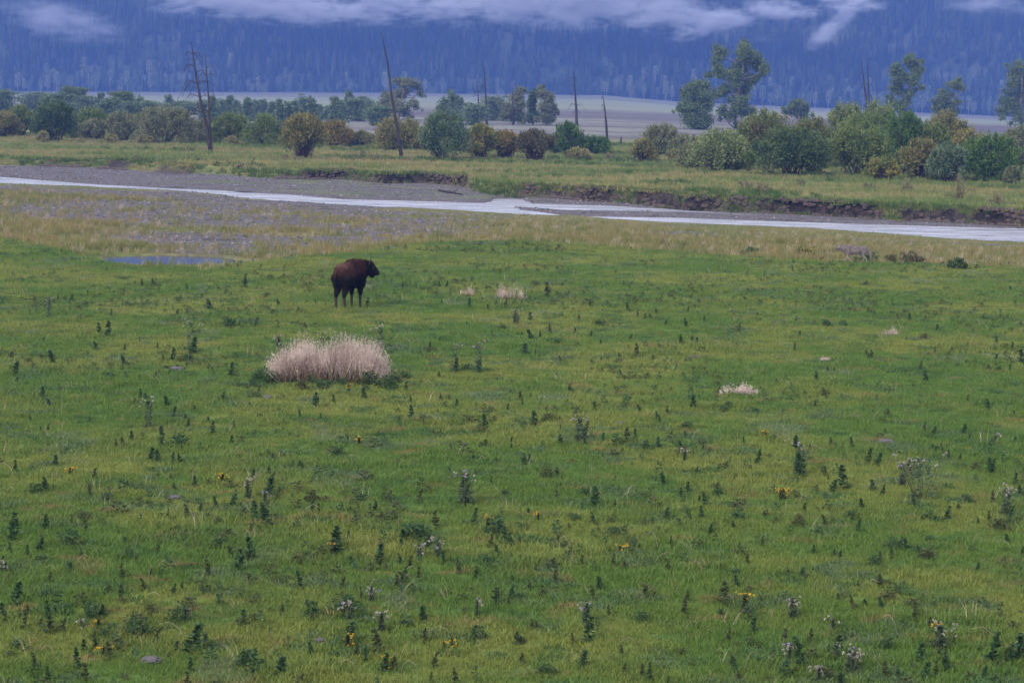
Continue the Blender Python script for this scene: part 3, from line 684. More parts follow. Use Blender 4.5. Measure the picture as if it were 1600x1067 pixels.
for i, (x0, x1, yt, yb, pal, lab) in enumerate([
      (428, 470, 240, 250, 'brown', 'low brown scrub left of the brown stemmed willow'), (552, 580, 233, 252, 'dark', 'dark scrubby weed left of the leaning bare trunk'),
      (583, 596, 238, 252, 'brown', 'thin brown weed close left of the leaning trunk'), (632, 648, 243, 254, 'brown', 'small brown weed right of the leaning trunk foot'),
      (940, 962, 238, 249, 'brown', 'brown weed patch below the second thin snag'), (1150, 1178, 278, 296, 'brown', 'grey brown sagebrush left of the thicket front'),
      (1178, 1208, 282, 302, 'brown', 'wider grey brown sagebrush nearer the cut bank'), (1246, 1262, 276, 290, 'dark', 'small dark sagebrush below the big dark willow'),
      (1345, 1360, 282, 296, 'dark', 'small dark sagebrush below the low yellow willow'), (1410, 1424, 272, 302, 'brown', 'slender lilac brown stalks before the thicket'),
      (1488, 1510, 268, 312, 'brown', 'tall thin brown stalks below the deep green dome'), (1548, 1566, 296, 320, 'brown', 'thin brown stalks near the right end of the cut bank'),
      (205, 222, 240, 252, 'dark', 'small dark weed left of the twin dead trunks'), (298, 312, 242, 252, 'dark', 'small weed at the foot of the twin dead trunks')]):
    stalky(x0, x1, yt, yb, {'brown': 'sage', 'dark': 'greygreen'}[pal], lab, 'sagebrush', 'sagebrush and weeds on the far bank', 150 + i, .8)
for i, (x0, x1, yt, yb, pal, lab) in enumerate([
      (1236, 1284, 382, 403, 'olive', 'wide spiky bush in the dry grass left of the walking wolf'), (1346, 1366, 390, 409, 'dark', 'dark bush directly behind the tail of the wolf'),
      (1412, 1438, 390, 412, 'brown', 'grey brown bush in the dry grass right of the wolf'), (1482, 1508, 400, 421, 'dark', 'dark green bush at the meadow edge on the right'),
      (1164, 1184, 386, 398, 'dark', 'small dark weed at the meadow edge below the river bend'),
      (1385, 1396, 396, 408, 'brown', 'thin brown weed between the wolf and the grey brown bush')]):
    stalky(x0, x1, yt, yb, pal, lab, 'low_bush', 'low bushes at the meadow edge', 180 + i, 2.2)

def clump_tree(name, clumps, trunk, dist, pal, label, r_leaf=.42, nleaf=4200, seed=0, depth=1.0, cat='tree', group=None, tr=.32, limbs=True, bark='bark'):
    """clumps: (px, py, rx, ry) seen in the photograph, trunk: points from the base up; built at its real distance"""
    rng = np.random.default_rng(900 + seed); bx_, by_ = trunk[0]
    base = at(bx_, by_, 0); X = (bx_ - 800) / FPX * dist
    k = dist / FPX
    # horizontal position from the pixel column, height from the ground under it
    d = Fv + Rv * ((bx_ - 800) / FPX) - Uv * ((by_ - 533.5) / FPX); X = d.x / d.y * dist
    p = Vector((X, dist, hz(X, dist)))
    root = empty(name, p); tag(root, label, cat, group)
    def loc(px, py):
        d = Fv + Rv * ((px - 800) / FPX) - Uv * ((py - 533.5) / FPX); t_ = dist / d.y
        return np.array([d.x * t_ - p.x, 0, CAM_H + d.z * t_ - p.z])
    W_ = max(c[0] for c in clumps) - min(c[0] for c in clumps)
    lobes = []
    for (cx, cy, rx, ry) in clumps:
        c = loc(cx, cy); c[1] = rng.uniform(-.32, .32) * W_ * k * depth; rr = np.array([rx * k, (rx + ry) / 2 * k, ry * k]) * 1.10
        lobes.append((tuple(c), tuple(rr)))
        oth = min((c2_ for c2_ in clumps if c2_ != (cx, cy, rx, ry)), key=lambda c2_: (c2_[0] - cx) ** 2 + (c2_[1] - cy) ** 2) if len(clumps) > 1 else (cx, cy, rx, ry)
        mdp = loc((cx + oth[0]) / 2, (cy + oth[1]) / 2); mdp[1] = c[1] * .5; lobes.append((tuple(mdp), tuple(rr * .75)))
        for q in range(3):
            o_ = rng.normal(size=3) * .55 * rr; lobes.append((tuple(c + o_), tuple(rr * rng.uniform(.35, .55))))
    obj('crown', crown_mesh('crown', lobes, int(nleaf * 3.3), r_leaf * .86, r_leaf * .62, LM[pal], rng, up=.1, spread=1.2, shell=.22), root)
    tb = TB(); tp = [loc(*q) for q in trunk]; tp[0] = np.array([0, 0, -.3])
    tb.tube(tp, list(np.linspace(tr, tr * .35, len(tp))), 7)
    if limbs:
        for c, r in lobes[::5]:
            c = np.array(c); j = min(range(len(tp)), key=lambda q: abs(tp[q][2] - (c[2] - 2.0))); a = tp[j]
            mid = (a + c) / 2 + np.array([0, 0, -.5]); tb.tube([a, mid, c], [tr * .38, tr * .25, .04], 5)
    obj('trunk', tb.mesh('trunk', M[bark]), root)
    return root
def Z(ox, oy, s, L): return [(ox + a / s, oy + b_ / s, c_ / s, d_ / s) for a, b_, c_, d_ in L]
def ZT(ox, oy, s, L): return [(ox + a / s, oy + b_ / s) for a, b_ in L]
q = (1030, 50, 4.444)
clump_tree('cottonwood_tree', Z(*q, [(430, 150, 62, 55), (385, 220, 32, 30), (590, 145, 72, 68), (668, 205, 62, 62), (722, 258, 40, 40), (560, 255, 72, 60), (430, 285, 55, 42), (350, 300, 36, 28),
    (640, 335, 52, 45), (600, 420, 50, 55), (520, 330, 60, 60), (470, 400, 50, 50), (400, 430, 42, 42), (540, 500, 66, 60), (430, 550, 42, 45), (600, 560, 55, 45), (500, 585, 50, 36), (660, 548, 28, 32), (700, 312, 24, 24)]),
    ZT(*q, [(535, 668), (530, 560), (545, 440), (565, 330), (590, 210)]), 385, 'green', 'tallest cottonwood with an open two headed crown above the thicket', nleaf=6500, seed=1, tr=.42)
clump_tree('cottonwood_tree', Z(*q, [(250, 400, 82, 60), (300, 375, 55, 50), (200, 515, 70, 62), (310, 500, 72, 80), (240, 610, 88, 80), (320, 620, 62, 62), (270, 690, 52, 52), (150, 540, 32, 32), (185, 440, 36, 45)]),
    ZT(*q, [(275, 690), (265, 600), (255, 480), (250, 400)]), 372, 'green', 'dense oval cottonwood standing left of the tallest one', nleaf=6000, seed=2, tr=.35)
clump_tree('cottonwood_tree', Z(*q, [(868, 548, 30, 30), (930, 515, 34, 45), (972, 498, 40, 40), (1022, 520, 30, 34), (960, 565, 60, 30), (1002, 570, 40, 40), (1030, 620, 30, 40)]),
    ZT(*q, [(975, 680), (970, 600), (965, 530)]), 430, 'green', 'small round cottonwood between the tallest one and the twin poles', nleaf=2000, seed=3, tr=.25)
q = (1280, 70, 4.447)
clump_tree('cottonwood_tree', Z(*q, [(530, 160, 42, 36), (620, 108, 46, 36), (662, 140, 50, 46), (702, 175, 28, 24), (558, 228, 74, 46), (650, 240, 50, 42), (540, 308, 55, 46), (640, 332, 34, 34), (512, 390, 32, 38), (592, 402, 44, 44), (540, 440, 44, 36), (622, 500, 44, 44)]),
    ZT(*q, [(580, 560), (585, 470), (605, 370), (640, 270), (655, 190)]), 400, 'green', 'tall leaning cottonwood right of the twin bare poles', nleaf=4200, seed=4, tr=.34)
clump_tree('cottonwood_tree', Z(*q, [(978, 248, 24, 24), (938, 280, 38, 34), (982, 298, 32, 24), (880, 338, 54, 42), (850, 388, 54, 38), (900, 420, 60, 42), (830, 450, 54, 40), (972, 400, 32, 22), (915, 470, 50, 36)]),
    ZT(*q, [(930, 560), (935, 480), (950, 390), (965, 300)]), 430, 'green', 'crooked small cottonwood leaning right above the grey olive willow', nleaf=2800, seed=5, tr=.28)
clump_tree('cottonwood_tree', Z(*q, [(1400, 140, 55, 45), (1362, 198, 45, 45), (1330, 280, 50, 46), (1420, 250, 55, 55), (1310, 380, 46, 42), (1282, 450, 55, 45), (1258, 500, 28, 24), (1350, 430, 62, 55), (1400, 350, 62, 70), (1385, 520, 62, 50), (1465, 190, 60, 60), (1490, 320, 60, 70), (1480, 440, 60, 70)]),
    ZT(*q, [(1405, 590), (1400, 480), (1405, 350), (1410, 220)]), 440, 'green', 'large cottonwood cut by the right edge of the picture', nleaf=5000, seed=6, tr=.4)
q = (520, 50, 5.08)
clump_tree('cottonwood_tree', Z(*q, [(530, 400, 55, 45), (600, 398, 55, 45), (660, 420, 45, 45), (692, 490, 40, 32), (560, 480, 62, 52), (500, 500, 62, 52), (425, 545, 75, 50), (640, 560, 42, 42), (670, 600, 32, 24), (540, 580, 80, 50), (450, 620, 80, 50), (390, 590, 50, 50), (580, 640, 52, 36)]),
    ZT(*q, [(520, 760), (525, 640), (550, 520), (570, 420)]), 400, 'greygreen', 'airy grey cottonwood behind the leaning bare trunk', nleaf=2600, seed=7, tr=.3)
# young trees behind the willows
small = [  # px, half width, top
 (3, 13, 137, 'g'), (54, 17, 139, 'g'), (72, 8, 148, 'c'), (86, 14, 143, 'g'), (106, 9, 134, 'd'), (121, 9, 136, 'd'), (138, 12, 147, 'g'), (157, 7, 146, 'c'), (172, 12, 152, 'g'),
 (190, 14, 140, 'd'), (206, 12, 156, 'g'), (218, 8, 151, 'c'), (235, 14, 155, 'g'), (250, 10, 160, 'g'), (265, 9, 148, 'c'), (283, 12, 155, 'g'), (298, 10, 160, 'g'),
 (320, 10, 155, 'g'), (332, 8, 151, 'c'), (345, 9, 155, 'c'), (358, 9, 150, 'c'), (371, 8, 157, 'c'), (386, 9, 152, 'c'), (399, 8, 157, 'c'), (412, 8, 155, 'c'), (425, 8, 158, 'c'), (439, 9, 155, 'c'),
 (452, 8, 160, 'c'), (463, 8, 157, 'c'), (478, 9, 151, 'g'), (488, 7, 155, 'c'), (498, 7, 162, 'c'), (511, 9, 164, 'c'), (523, 9, 152, 'c'), (534, 8, 157, 'c'), (546, 10, 143, 'c'), (558, 11, 152, 'g'), (572, 14, 150, 'g'), (590, 14, 162, 'g'),
 (693, 12, 151, 'c'), (706, 10, 142, 'c'), (718, 8, 152, 'c'), (733, 12, 172, 'g'), (742, 12, 160, 'g'), (760, 12, 165, 'g'), (774, 14, 147, 'g'), (790, 11, 160, 'g')]
rsm = random.Random(5)
special = {3: 'leftmost dark young tree cut by the left picture edge', 106: 'left one of two dark upright trees behind the dark willow', 121: 'right one of two dark upright trees behind the dark willow',
           190: 'dark oval tree standing tallest behind the left willows', 546: 'tallest spire of the dark tree clump left of the airy cottonwood', 706: 'pointed young tree peak right of the airy cottonwood', 774: 'leafy young tree just right of the reddish charred snag', 54: 'broad blue green tree near the left edge behind the willows'}
small.sort(); kcount = {}
for i, (px, hw, top, kd) in enumerate(small):
    d_ = rsm.uniform(330, 430); yb = 127 + .018 * px + 21155 / d_
    cl = []
    n_ = 6 if kd == 'c' else 7
    for j in range(n_):
        f = j / (n_ - 1); yy_ = top + hw * .5 + (yb - 4 - top) * f * .9
        wf = (.30 + .75 * f) if kd == 'c' else (.6 + .45 * math.sin(math.pi * min(1, f + .2)))
        cl.append((px + rsm.uniform(-.3, .3) * hw, yy_, hw * wf * 1.35 + 2.5, (yb - top) / n_ * .75))
    kcount[kd] = kcount.get(kd, -1) + (0 if px in special else 1)
    o_n = (ORD[max(kcount[kd], 0)] or 'first ') if kcount[kd] < 22 else 'last '
    lab = special.get(px, {'c': o_n + 'slender pointed young tree from the left in the line behind the willows', 'g': o_n + 'leafy blue green young tree from the left in the line behind the willows', 'd': 'dark young tree behind the willows'}[kd])
    clump_tree('young_tree', cl, [(px, yb), (px, (yb + top) / 2), (px, top + 6)], d_, {'c': 'teal', 'g': 'teal', 'd': 'green'}[kd], lab, .34, int(1100 + hw * 90), 20 + i, .5, group='young trees lined up behind the willows', tr=.12, limbs=False)
q = (780, 90, 5.926)
clump_tree('aspen_tree', Z(*q, [(200, 310, 55, 45), (150, 380, 60, 50), (80, 450, 60, 45), (200, 440, 60, 60), (60, 540, 60, 55), (150, 540, 70, 60), (220, 560, 50, 60)]), ZT(*q, [(130, 690), (135, 560), (150, 430), (180, 330)]), 385, 'greygreen', 'wide grey green aspen sharing its place with a charred snag', .38, 2600, 70, .6, tr=.2)
clump_tree('aspen_tree', Z(*q, [(320, 340, 45, 45), (300, 430, 45, 60), (310, 540, 50, 60), (390, 320, 40, 40)]), ZT(*q, [(310, 690), (315, 560), (320, 420)]), 380, 'dark', 'dark upright aspen in the middle of the clump of three', .38, 2200, 71, .6, tr=.18)
clump_tree('aspen_tree', Z(*q, [(395, 340, 50, 50), (470, 370, 45, 50), (430, 460, 70, 60), (500, 470, 45, 60), (430, 560, 65, 60), (480, 560, 50, 50)]), ZT(*q, [(440, 690), (440, 560), (430, 400)]), 376, 'greygreen', 'rounded aspen at the right end of the clump of three', .38, 3000, 72, .6, tr=.2)

# ------------------------------------------------------------------ dead trees
def snag(trunks, yb_ref, label, branches=(), r0=.17, charred=False, name='dead_tree', bdense=0, blen=1.6, seed=0):
    """trunks: list of pixel paths from the base to the tip"""
    rnd = random.Random(seed + 3); b0_ = trunks[0][0]; p = ground(*b0_) if yb_ref is None else None
    if p is None:
        dist = yb_ref; d = Fv + Rv * ((b0_[0] - 800) / FPX) - Uv * ((b0_[1] - 533.5) / FPX); X = d.x / d.y * dist; p = Vector((X, dist, hz(X, dist)))
    dist = p.y
    root = empty(name, p); tag(root, label, 'dead tree')
    def loc(px, py, dy=0):
        d = Fv + Rv * ((px - 800) / FPX) - Uv * ((py - 533.5) / FPX); t_ = dist / d.y
        return Vector((d.x * t_ - p.x, dy, CAM_H + d.z * t_ - p.z))
    for ti, tk in enumerate(trunks):
        pts = [loc(*q_) for q_ in tk]; pts[0].z = min(pts[0].z, 0) - .3
        fine_ = []
        for i in range(len(pts) - 1):
            for s_ in range(4): fine_.append(pts[i].lerp(pts[i + 1], s_ / 4) + Vector((rnd.uniform(-.03, .03), rnd.uniform(-.03, .03), 0)))
        fine_.append(pts[-1]); L = len(fine_)
        rad = [r0 * (1 - (i / (L - 1)) ** 1.1 * .88) * (.75 if ti else 1) for i in range(L)]; rad[0] *= 1.3
        tb = TB(); tb.tube(fine_, rad, 7); to = obj('trunk', tb.mesh('trunk', M['deadwood']), root)
        H_ = fine_[-1].z
        nb_ = bdense if not isinstance(bdense, (list, tuple)) else bdense[ti]
        for k in range(nb_):
            f = rnd.uniform(.28, .93); j = min(L - 2, int(f * (L - 1))); s_ = fine_[j]
            side = rnd.choice([-1, -1, 1]) if ti == 0 else rnd.choice([-1, 1, 1]); a = rnd.uniform(-.8, .8)
            l_ = blen * rnd.uniform(.35, 1.1) * (1.25 - f); dv = Vector((side * math.cos(a), math.sin(a), 0))
            droop = rnd.uniform(-.85, .05)
            m1 = s_ + dv * l_ * .5 + Vector((0, 0, .12 * l_ + .12)); e = s_ + dv * l_ + Vector((0, 0, droop * l_ - .1))
            b_ = TB(); b_.tube([s_, m1, e], [.034, .024, .010], 4)
            for w_ in range(2): b_.tube([m1.lerp(e, .3 * w_), m1.lerp(e, .3 * w_ + .3) + Vector((rnd.uniform(-.3, .3), rnd.uniform(-.3, .3), -rnd.uniform(.1, .45)))], [.016, .007], 3)
            obj('branch', b_.mesh('branch', M['deadwood']), to)
    return root
snag([[(330, 238), (321, 190), (310, 140), (304, 105), (299, 65)], [(330.5, 237), (327.5, 190), (324.5, 130), (320, 82)]], None, 'two dead trunks rising from one foot, with drooping bare branches', r0=.21, bdense=[26, 12], blen=3.2, seed=1)
snag([[(628, 246), (621, 205), (612, 150), (605, 95), (596, 52)]], None, 'bare leaning dead trunk without branches in the left middle', r0=.20, bdense=1, blen=1.2, seed=2)
snag([[(761, 200), (760, 170), (758, 135), (755, 95)]], 370, 'dark upright snag beside the shorter twiggy one', r0=.28, bdense=14, blen=1.9, seed=3)
snag([[(748, 198), (748, 170), (747, 145), (744, 128)]], 372, 'shorter twiggy charred snag left of the upright one', r0=.2, bdense=14, blen=2.2, seed=4)
snag([[(802, 200), (801, 165), (801, 130)]], 374, 'reddish charred snag poking out of the wide aspen', r0=.18, bdense=10, blen=1.6, seed=5)
snag([[(902, 200), (900, 165), (898, 135), (896, 110)]], 375, 'thin branched snag behind the deep green round willow', r0=.30, bdense=24, blen=2.6, seed=6)
snag([[(949, 222), (947, 190), (944, 165), (942, 148)]], 255, 'thin bare snag alone in the gap before the sage flats', r0=.19, bdense=4, blen=.6, seed=7)
snag([[(1358, 200), (1353, 150), (1348, 115), (1345, 90)]], 330, 'slightly leaning left one of twin bare poles above the thicket', r0=.22, bdense=3, blen=.8, seed=8)
snag([[(1359, 200), (1357.5, 150), (1356.5, 115), (1355.5, 91)]], 338, 'upright right one of twin bare poles above the thicket', r0=.18, bdense=6, blen=1.3, seed=9)
# fallen wood
def logp(px0, py0, px1, py1, r, label, name='fallen_log', lift=.05):
    a = ground(px0, py0); b_ = ground(px1, py1); root_loc = a.copy(); v = b_ - a
    tb = TB(); tb.tube([Vector((0, 0, lift)), v * .5 + Vector((0, 0, lift * 1.4)), v + Vector((0, 0, lift))], [r, r * .9, r * .5], 7)
    tb.tube([v * .6 + Vector((0, 0, lift)), v * .75 + Vector((.2, .1, r * 5))], [r * .4, r * .15], 5)
    o = obj(name, tb.mesh(name, M['deadwood']), None, root_loc); return tag(o, label, 'log')
logp(686, 299, 722, 305, .09, 'bleached driftwood log on the far gravel bar')
logp(372, 265, 402, 258, .14, 'dark fallen trunk on the far bank right of the dead trunks')
logp(196, 227, 258, 228, .10, 'long dark log lying before the widest willow dome')
logp(262, 236, 352, 233, .08, 'thin log lying behind the foot of the twin dead trunks')
logp(560, 226, 580, 241, .09, 'fallen branch sloping down onto the dark scrubby weed')
p = ground(970, 226); tb = TB(); tb.tube([(0, 0, -.2), (0, 0, .55), (.05, 0, 1.0)], [.14, .12, .06], 6); tag(obj('tree_stump', tb.mesh('tree_stump', M['deadwood']), None, p), 'small dark stump standing alone in the gap between willows', 'stump')
p = ground(481, 246); tb = TB(); tb.tube([(0, 0, -.2), (-.1, -.1, 1.6), (-.2, -.1, 3.2)], [.09, .06, .02], 6); tag(obj('dead_stick', tb.mesh('dead_stick', M['paletrunk']), None, p + Vector((0, -2.2, 0))), 'pale dead stick upright before the brown stemmed willow', 'stick')

# ------------------------------------------------------------------ animals
def blob(prims, voxel, smooth, mat, name):
    """one continuous body grown from ellipsoids ('e', centre, radii, euler) and tapered limbs ('c', a, b, ra, rb)"""
    bm = bmesh.new()
    def ell(c, r, rot=(0, 0, 0)):
        from mathutils import Euler
        mx = Matrix.Translation(c) @ Euler(rot).to_matrix().to_4x4() @ Matrix.Diagonal((*r, 1))
        bmesh.ops.create_icosphere(bm, subdivisions=3, radius=1, matrix=mx)
    for pr in prims:
        if pr[0] == 'e': ell(pr[1], pr[2], pr[3] if len(pr) > 3 else (0, 0, 0))
        else:
            a, b_, ra, rb = Vector(pr[1]), Vector(pr[2]), pr[3], pr[4]; n_ = max(3, int((b_ - a).length / (min(ra, rb) * .4)))
            for i in range(n_ + 1):
                t_ = i / n_; r = ra + (rb - ra) * t_; c = a.lerp(b_, t_)
                bmesh.ops.create_icosphere(bm, subdivisions=2, radius=r, matrix=Matrix.Translation(c))
    me = bpy.data.meshes.new('tmp'); bm.to_mesh(me); bm.free()
    o = bpy.data.objects.new('tmp', me); C.objects.link(o)
    rm = o.modifiers.new('r', 'REMESH'); rm.mode = 'VOXEL'; rm.voxel_size = voxel
    sm = o.modifiers.new('s', 'SMOOTH'); sm.factor = .6; sm.iterations = smooth
    dg = bpy.context.evaluated_depsgraph_get(); dg.update()
    res = bpy.data.meshes.new_from_object(o.evaluated_get(dg)); res.name = name
    bpy.data.objects.remove(o); res.materials.clear(); res.materials.append(mat)
    res.polygons.foreach_set('use_smooth', np.ones(len(res.polygons), bool)); return res
def hairs(me, sel, nh, L, Wd, down, mat, rng, name, fwd=(0, 0, 0)):
    nv = len(me.vertices); co = np.empty(nv * 3); me.vertices.foreach_get('co', co); co = co.reshape(-1, 3)
    no = np.empty(nv * 3); me.vertices.foreach_get('normal', no); no = no.reshape(-1, 3)
    w = sel(co); ids = rng.choice(nv, nh, p=w / w.sum()); P = co[ids] + rng.normal(size=(nh, 3)) * .012; Nn = no[ids]
    D = Nn * .55 + np.array([0, 0, -down]) + rng.normal(size=(nh, 3)) * .35 + np.array(fwd)
    D /= np.linalg.norm(D, axis=1, keepdims=True); l_ = L * rng.uniform(.5, 1.2, nh)
    Vq, Fq = quads(P + D * l_[:, None] * .35, D, rng.normal(size=(nh, 3)), l_, Wd)
    return amesh(name, Vq, Fq, mat)
TH = math.radians(26)
furB, tB, nB, bB = fur('bison_coat', (.058, .026, .021), (.011, .008, .0075), (.5, .45, .45), 1.02, 1.38)
# forequarters, head and neck nearly black, rump paler
oc = nB.oc(); sp = tB.nodes.new('ShaderNodeSeparateXYZ'); nB.lk(oc, sp.inputs[0])
old = bB.inputs['Base Color'].links[0].from_socket
c = nB.mix(nB.ramp(nB.m('SUBTRACT', sp.outputs[0], nB.m('MULTIPLY', sp.outputs[1], .5)), .62, .78), old, (.010, .007, .007))
dist_r = nB.m('ADD', nB.m('ABSOLUTE', nB.m('ADD', sp.outputs[0], .52)), nB.m('MULTIPLY', nB.m('ABSOLUTE', nB.m('SUBTRACT', sp.outputs[2], 1.36)), 2.2))
c = nB.mix(nB.m('MULTIPLY', nB.m('SUBTRACT', 1.0, nB.ramp(dist_r, .10, .42)), .6), c, (.12, .062, .045))
nB.lk(c, bB.inputs['Base Color'])
mtL = plain('bison_shin_coat', (.034, .021, .017), (.060, .040, .032), 20)
M['horn'] = plain('dark_horn', (.02, .018, .016), (.05, .045, .04), 20, .4)
hd = Vector((.44, -.90, 0)).normalized()          # the head is turned to the animal's right
hr = Vector((-hd.y, hd.x, 0))
hc = Vector((.86, -.30, 1.20))
ha = math.atan2(hd.y, hd.x)
def leg(x, y, kneef, zt, hind, foot_dx=0):
    if hind:
        return [('c', (x - .02, y * 1.05, zt), (x + .06, y, .66), .18, .12), ('c', (x + .06, y, .66), (x - .07, y, .46), .12, .072), ('c', (x - .07, y, .46), (x - .03 + foot_dx, y, .10), .062, .048),
                ('e', (x - .01 + foot_dx, y, .045), (.075, .055, .055))]
    return [('c', (x, y, zt), (x + .01, y, .48), .16, .074), ('c', (x + .01, y, .48), (x + .01 + foot_dx, y, .10), .060, .044), ('e', (x + .03 + foot_dx, y, .045), (.072, .052, .055))]
pr = [('e', (-.50, 0, 1.08), (.34, .26, .32)), ('e', (-.58, 0, 1.20), (.22, .18, .17)), ('e', (-.10, 0, 1.00), (.52, .285, .31)), ('e', (.30, 0, 1.02), (.36, .28, .40)), ('e', (.20, 0, 1.25), (.42, .18, .225)),
      ('e', (-.08, 0, 1.22), (.44, .19, .19)), ('e', (.52, -.06, 1.08), (.25, .23, .38)), ('c', (.50, -.08, 1.20), tuple(hc - hd * .06 + Vector((0, 0, .02))), .24, .19),
      ('e', tuple(hc + Vector((0, 0, .04))), (.165, .15, .175), (0, .3, ha)), ('c', tuple(hc + hd * .06 + Vector((0, 0, .0))), tuple(hc + hd * .23 + Vector((0, 0, -.12))), .150, .085),
      ('e', tuple(hc + hd * .27 + Vector((0, 0, -.14))), (.07, .085, .07), (0, 0, ha)), ('c', tuple(hc + Vector((0, 0, -.08))), tuple(hc + hd * .08 + Vector((0, 0, -.22))), .13, .08), ('c', tuple(hc + hd * .08 + Vector((0, 0, -.14))), tuple(hc + hd * .20 + Vector((0, 0, -.17))), .10, .06),
      ('c', tuple(hc + hr * .12 + Vector((0, 0, .07))), tuple(hc + hr * .25 - hd * .05 + Vector((0, 0, .05))), .05, .025), ('c', tuple(hc - hr * .12 + Vector((0, 0, .07))), tuple(hc - hr * .25 - hd * .05 + Vector((0, 0, .05))), .05, .025)]
pr += leg(-.56, .15, 0, .96, True, -.02) + leg(-.50, -.13, 0, .96, True, .04) + leg(.38, .14, 0, .86, False, .02) + leg(.44, -.17, 0, .86, False)
body = blob(pr, .022, 4, furB, 'bison')
bp = ground(545.5, 484)
bison = obj('bison', body, None, bp - Vector((0, 0, .02))); tag(bison, 'dark brown young bison standing in the meadow with its head turned right', 'bison')
bison.rotation_euler = (0, 0, math.pi / 2 - TH); bison.scale = (.90, .90, 1.05)
rb = np.random.default_rng(9)
body.materials.append(mtL)
co = np.empty(len(body.vertices) * 3); body.vertices.foreach_get('co', co); co = co.reshape(-1, 3)
pi_ = np.zeros(len(body.polygons), np.int32)
for i, pl in enumerate(body.polygons): pi_[i] = 1 if pl.center.z < .42 else 0
body.polygons.foreach_set('material_index', pi_)
obj('woolly_mane', hairs(body, lambda c: np.clip((c[:, 0] > .0) * (c[:, 2] > .70) * 1.0, .02, None) * (c[:, 2] > .68) * (c[:, 0] - .5 * c[:, 1] < .92), 12000, .10, .013, .7, furB, rb, 'woolly_mane'), bison)
obj('short_coat', hairs(body, lambda c: (c[:, 2] > .5) * 1.0, 6000, .045, .010, .5, furB, rb, 'short_coat'), bison)
def horn(s):
    tb = TB(); b_ = hc + hr * .13 * s + Vector((0, 0, .12)); tb.tube([b_, b_ + hr * .09 * s + Vector((0, 0, .02)), b_ + hr * .12 * s + hd * .02 + Vector((0, 0, .10)), b_ + hr * .09 * s + hd * .03 + Vector((0, 0, .17))], [.034, .030, .020, .006], 8); return tb.mesh('horn', M['horn'], True)
obj('horn', horn(1), bison); obj('horn', horn(-1), bison)
tb = TB()
for s in (-1, 1): 
    for cc in [hc + hd * .13 + hr * .13 * s + Vector((0, 0, .02))]:
        bm = bmesh.new(); bmesh.ops.create_icosphere(bm, subdivisions=1, radius=.02, matrix=Matrix.Translation(cc)); me = bpy.data.meshes.new('eye'); bm.to_mesh(me); bm.free(); me.materials.append(M['horn']); obj('eye', me, bison)
tb = TB(); tb.tube([(-.80, 0, 1.22), (-.88, .01, 1.10), (-.88, .03, .86), (-.86, .03, .62)], [.035, .028, .02, .014], 7); tb.tube([(-.86, .03, .68), (-.86, .03, .58), (-.86, .03, .48)], [.018, .04, .01], 7)
obj('tail', tb.mesh('tail', furB, True), bison)

# wolf
furW, tW, nW, bW = fur('wolf_coat', (.200, .172, .170), (.270, .245, .210), (.62, .58, .58), .30, .62)
pw = [('e', (-.30, 0, .53), (.20, .12, .15)), ('e', (-.02, 0, .51), (.30, .125, .165)), ('e', (.28, 0, .51), (.20, .12, .19)), ('e', (.38, 0, .57), (.14, .11, .13)),
      ('c', (.40, 0, .57), (.58, 0, .60), .115, .085), ('e', (.62, 0, .605), (.095, .082, .08)), ('c', (.66, 0, .595), (.80, 0, .555), .050, .030), ('c', (.66, 0, .57), (.76, 0, .535), .035, .022),
      ('c', (.585, .055, .65), (.575, .065, .745), .032, .008), ('c', (.585, -.055, .65), (.575, -.065, .745), .032, .008),
      ('c', (-.45, 0, .56), (-.55, 0, .44), .045, .055), ('c', (-.55, 0, .44), (-.60, 0, .22), .055, .018)]
def wleg(x, y, zt, pts, r): 
    out = []; P_ = [(x, y, zt)] + [(a, y, b_) for a, b_ in pts]
    for i in range(len(P_) - 1): out.append(('c', P_[i], P_[i + 1], r[i], r[i + 1]))
    out.append(('e', (P_[-1][0] + .02, y, .02), (.04, .026, .022))); return out
pw += wleg(.30, -.07, .42, [(.26, .26), (.40, .13), (.42, .03)], [.062, .032, .022, .018]) + wleg(.28, .07, .42, [(.30, .25), (.20, .13), (.08, .05)], [.062, .032, .022, .018])
pw += wleg(-.32, -.07, .45, [(-.24, .33), (-.34, .19), (-.20, .03)], [.085, .048, .024, .018]) + wleg(-.32, .07, .45, [(-.28, .33), (-.42, .20), (-.46, .03)], [.085, .048, .024, .018])
wb = blob(pw, .014, 3, furW, 'wolf')
wp = ground(1336, 412)
wolf = obj('wolf', wb, None, wp); tag(wolf, 'pale grey wolf walking left along the edge of the dry grass', 'wolf'); wolf.rotation_euler = (0, 0, math.pi - .12); wolf.scale = (1.05, 1.05, 1.05)
obj('rough_coat', hairs(wb, lambda c: (c[:, 2] > .36) * 1.0, 3500, .06, .012, .4, furW, rb, 'rough_coat', (-.5, 0, 0)), wolf)

